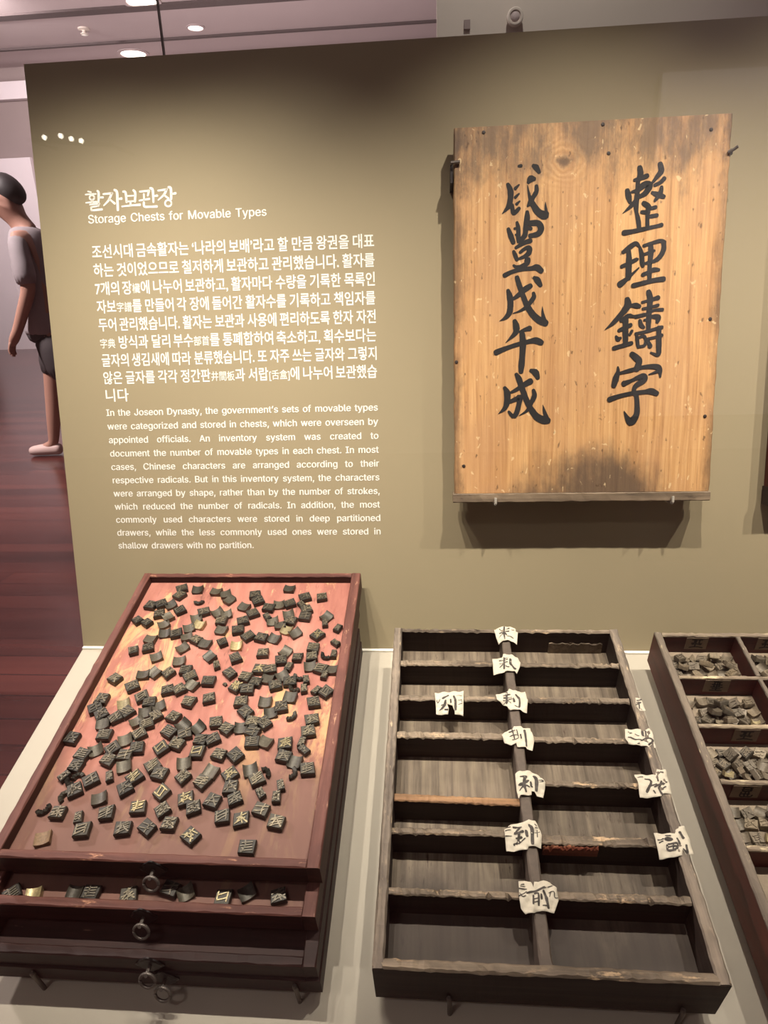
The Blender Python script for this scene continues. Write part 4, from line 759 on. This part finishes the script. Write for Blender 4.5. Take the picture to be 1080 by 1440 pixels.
# ------------------------------------------------------------------ visitors
def skin_mesh(name, verts, edges, mat, parent, root=0, sub=2, label=None):
    me = bpy.data.meshes.new(name); me.from_pydata([v[:3] for v in verts], edges, []); o = bpy.data.objects.new(name, me); C.objects.link(o)
    md = o.modifiers.new('skin', 'SKIN'); md.use_smooth_shade = True
    for i, v in enumerate(verts):
        sv = me.skin_vertices[0].data[i]; sv.radius = (v[3], v[4] if len(v) > 4 else v[3]); sv.use_root = (i == root)
    ss = o.modifiers.new('sub', 'SUBSURF'); ss.levels = sub; ss.render_levels = sub
    bpy.context.view_layer.update()
    m2 = bpy.data.meshes.new_from_object(o.evaluated_get(bpy.context.evaluated_depsgraph_get()))
    bpy.data.objects.remove(o); bpy.data.meshes.remove(me)
    m2.materials.clear(); m2.materials.append(mat); m2.name = name
    q = bpy.data.objects.new(name, m2); C.objects.link(q); q.parent = parent
    if label: q['label'] = label
    return q
def person(label, loc, rz, H, look, top, bottom, shoe, long_legs, stride):
    """standing figure, facing local -x"""
    k = H/1.75
    p = bpy.data.objects.new('person', None); C.objects.link(p); p.location = loc; p.rotation_euler = (0, 0, rz); tag(p, label, 'person')
    def V(*a): return tuple(x*k for x in a)
    hx = look
    st = stride
    # skeleton: pelvis, spine, neck, head, arms with five fingers, legs
    vs = [V(0, 0, .95, .135, .155), V(0, 0, 1.15, .115, .14), V(-.01, 0, 1.34, .125, .165), V(-.03, 0, 1.46, .07, .09), V(-.06+hx*.3, 0, 1.53, .055), V(-.10+hx, 0, 1.60, .092, .080), V(-.11+hx, 0, 1.68, .098, .082), V(-.10+hx, 0, 1.745, .055)]
    es = [(0, 1), (1, 2), (2, 3), (3, 4), (4, 5), (5, 6), (6, 7)]
    vs.append(V(-.205+hx, 0, 1.615, .014)); es.append((5, 8))                       # nose
    for s in (-1, 1):
        vs.append(V(-.075+hx, s*.085, 1.62, .016)); es.append((5, len(vs)-1))          # ear
    for s in (-1, 1):
        b = len(vs); vs += [V(-.02, s*.17, 1.41, .062), V(.02, s*.215, 1.13, .045), V(-.10, s*.21, .90, .034), V(-.145, s*.205, .83, .028, .04)]
        es += [(2, b), (b, b+1), (b+1, b+2), (b+2, b+3)]
        for f in range(4):
            c = len(vs); y = s*(.178+.019*f); ln = (.036, .042, .04, .032)[f]
            vs += [V(-.165, y, .795, .0095), V(-.175, y, .795-ln, .0088), V(-.168, y, .795-ln*1.75, .0075)]; es += [(b+3, c), (c, c+1), (c+1, c+2)]
        c = len(vs); vs += [V(-.165, s*.165, .835, .010), V(-.185, s*.158, .80, .0085)]; es += [(b+3, c), (c, c+1)]
    for s in (-1, 1):
        d = s*st; b = len(vs)
        vs += [V(-d*.12, s*.09, .86, .095), V(-d*.55, s*.095, .50, .062), V(-d*.75, s*.095, .28, .052), V(-d*.95, s*.095, .085, .036), V(-d*.95-.08, s*.1, .045, .036), V(-d*.95-.17, s*.1, .032, .026)]
        es += [(0, b), (b, b+1), (b+1, b+2), (b+2, b+3), (b+3, b+4), (b+4, b+5)]
    skin_mesh('body', vs, es, M_skin, p)
    def loft(bm, rings, n=20):
        L = [[bm.verts.new((x+rx*math.cos(2*math.pi*i/n), y+ry*math.sin(2*math.pi*i/n), z)) for i in range(n)] for x, y, z, rx, ry in [V(*q) for q in rings]]
        for p_, q_ in zip(L, L[1:]):
            for i in range(n): bm.faces.new((p_[i], p_[(i+1) % n], q_[(i+1) % n], q_[i]))
        bm.faces.new(L[0]); bm.faces.new(L[-1])
    def wear(name, bm, m):
        o = obj(name, bm, m, None, I4, (0, 0, 0), True); del o['_o']; o.parent = p; o.matrix_basis = I4
        sb = o.modifiers.new('sub', 'SUBSURF'); sb.levels = 1; sb.render_levels = 1
    bm = bmesh.new()
    loft(bm, [(.005, 0, .835, .150, .180), (0, 0, .86, .158, .186), (0, 0, 1.0, .145, .176), (-.003, 0, 1.15, .138, .172), (-.01, 0, 1.30, .140, .186), (-.02, 0, 1.40, .118, .182), (-.03, 0, 1.46, .098, .150), (-.04, 0, 1.50, .072, .082)])
    for s in (-1, 1):
        q = [V(-.02, s*.13, 1.42), V(-.014, s*.18, 1.395), V(.005, s*.208, 1.27), V(.016, s*.222, 1.13)]
        if long_legs: q += [V(-.04, s*.215, 1.02), V(-.10, s*.21, .91)]
        tube(bm, q, [.062*k, .070*k, .068*k, .070*k, .052*k, .046*k][:len(q)], 14)
    wear('top', bm, top)
    bm = bmesh.new()
    loft(bm, [(0, 0, .99, .138, .166), (0, 0, .93, .150, .178), (0, 0, .84, .150, .180), (0, 0, .78, .12, .165)])
    for s in (-1, 1):
        d = s*st; q = [V(-d*.08, s*.088, .86), V(-d*.2, s*.094, .76), V(-d*.5, s*.1, .53)]
        if long_legs: q += [V(-d*.75, s*.1, .30), V(-d*.95, s*.1, .09)]
        tube(bm, q, [.100*k, .106*k, .100*k, .082*k, .085*k][:len(q)], 16)
    wear('trousers' if long_legs else 'shorts', bm, bottom)
    for s in (-1, 1):
        d = s*st; bx = -d*.95
        skin_mesh('shoe', [V(bx+.055, s*.1, .045, .045), V(bx-.05, s*.1, .046, .05, .046), V(bx-.19, s*.1, .034, .042, .034)], [(0, 1), (1, 2)], shoe, p)
    skin_mesh('hair', [V(-.02+hx, 0, 1.61, .062, .076), V(-.05+hx, 0, 1.685, .104, .096), V(-.09+hx, 0, 1.745, .09, .09), V(-.17+hx, 0, 1.745, .05, .062)], [(0, 1), (1, 2), (2, 3)], M_hair, p)
    for s in (-1, 1):
        bm = bmesh.new(); bmesh.ops.create_uvsphere(bm, u_segments=12, v_segments=8, radius=.011*k)
        o = obj('eye', bm, M_black, None, I4, (0, 0, 0), True); o.parent = p; o.matrix_world = p.matrix_world @ Matrix.Translation(V(-.172+hx, s*.033, 1.645)); o.matrix_parent_inverse = I4; o.matrix_basis = Matrix.Translation(V(-.172+hx, s*.033, 1.645)); del o['_o']
    bm = bmesh.new(); tube(bm, [V(-.170+hx, -.024, 1.563), V(-.182+hx, 0, 1.566), V(-.170+hx, .024, 1.563)], .006*k, 8); o = obj('mouth', bm, M_skin, None, I4, (0, 0, 0), True); del o['_o']; o.parent = p
    return p
person('visitor in grey shirt, dark shorts and pale shoes beyond the panel\'s left end', (-2.56, 3.28, FZ), R(4), 1.80, -.03, M_shirt, M_shorts, M_shoe, False, .20)
person('visitor dressed in black standing far off at the left edge of the frame', (-9.0, 11.6, FZ), R(160), 1.75, 0, M_black, M_black, M_black, True, .08)
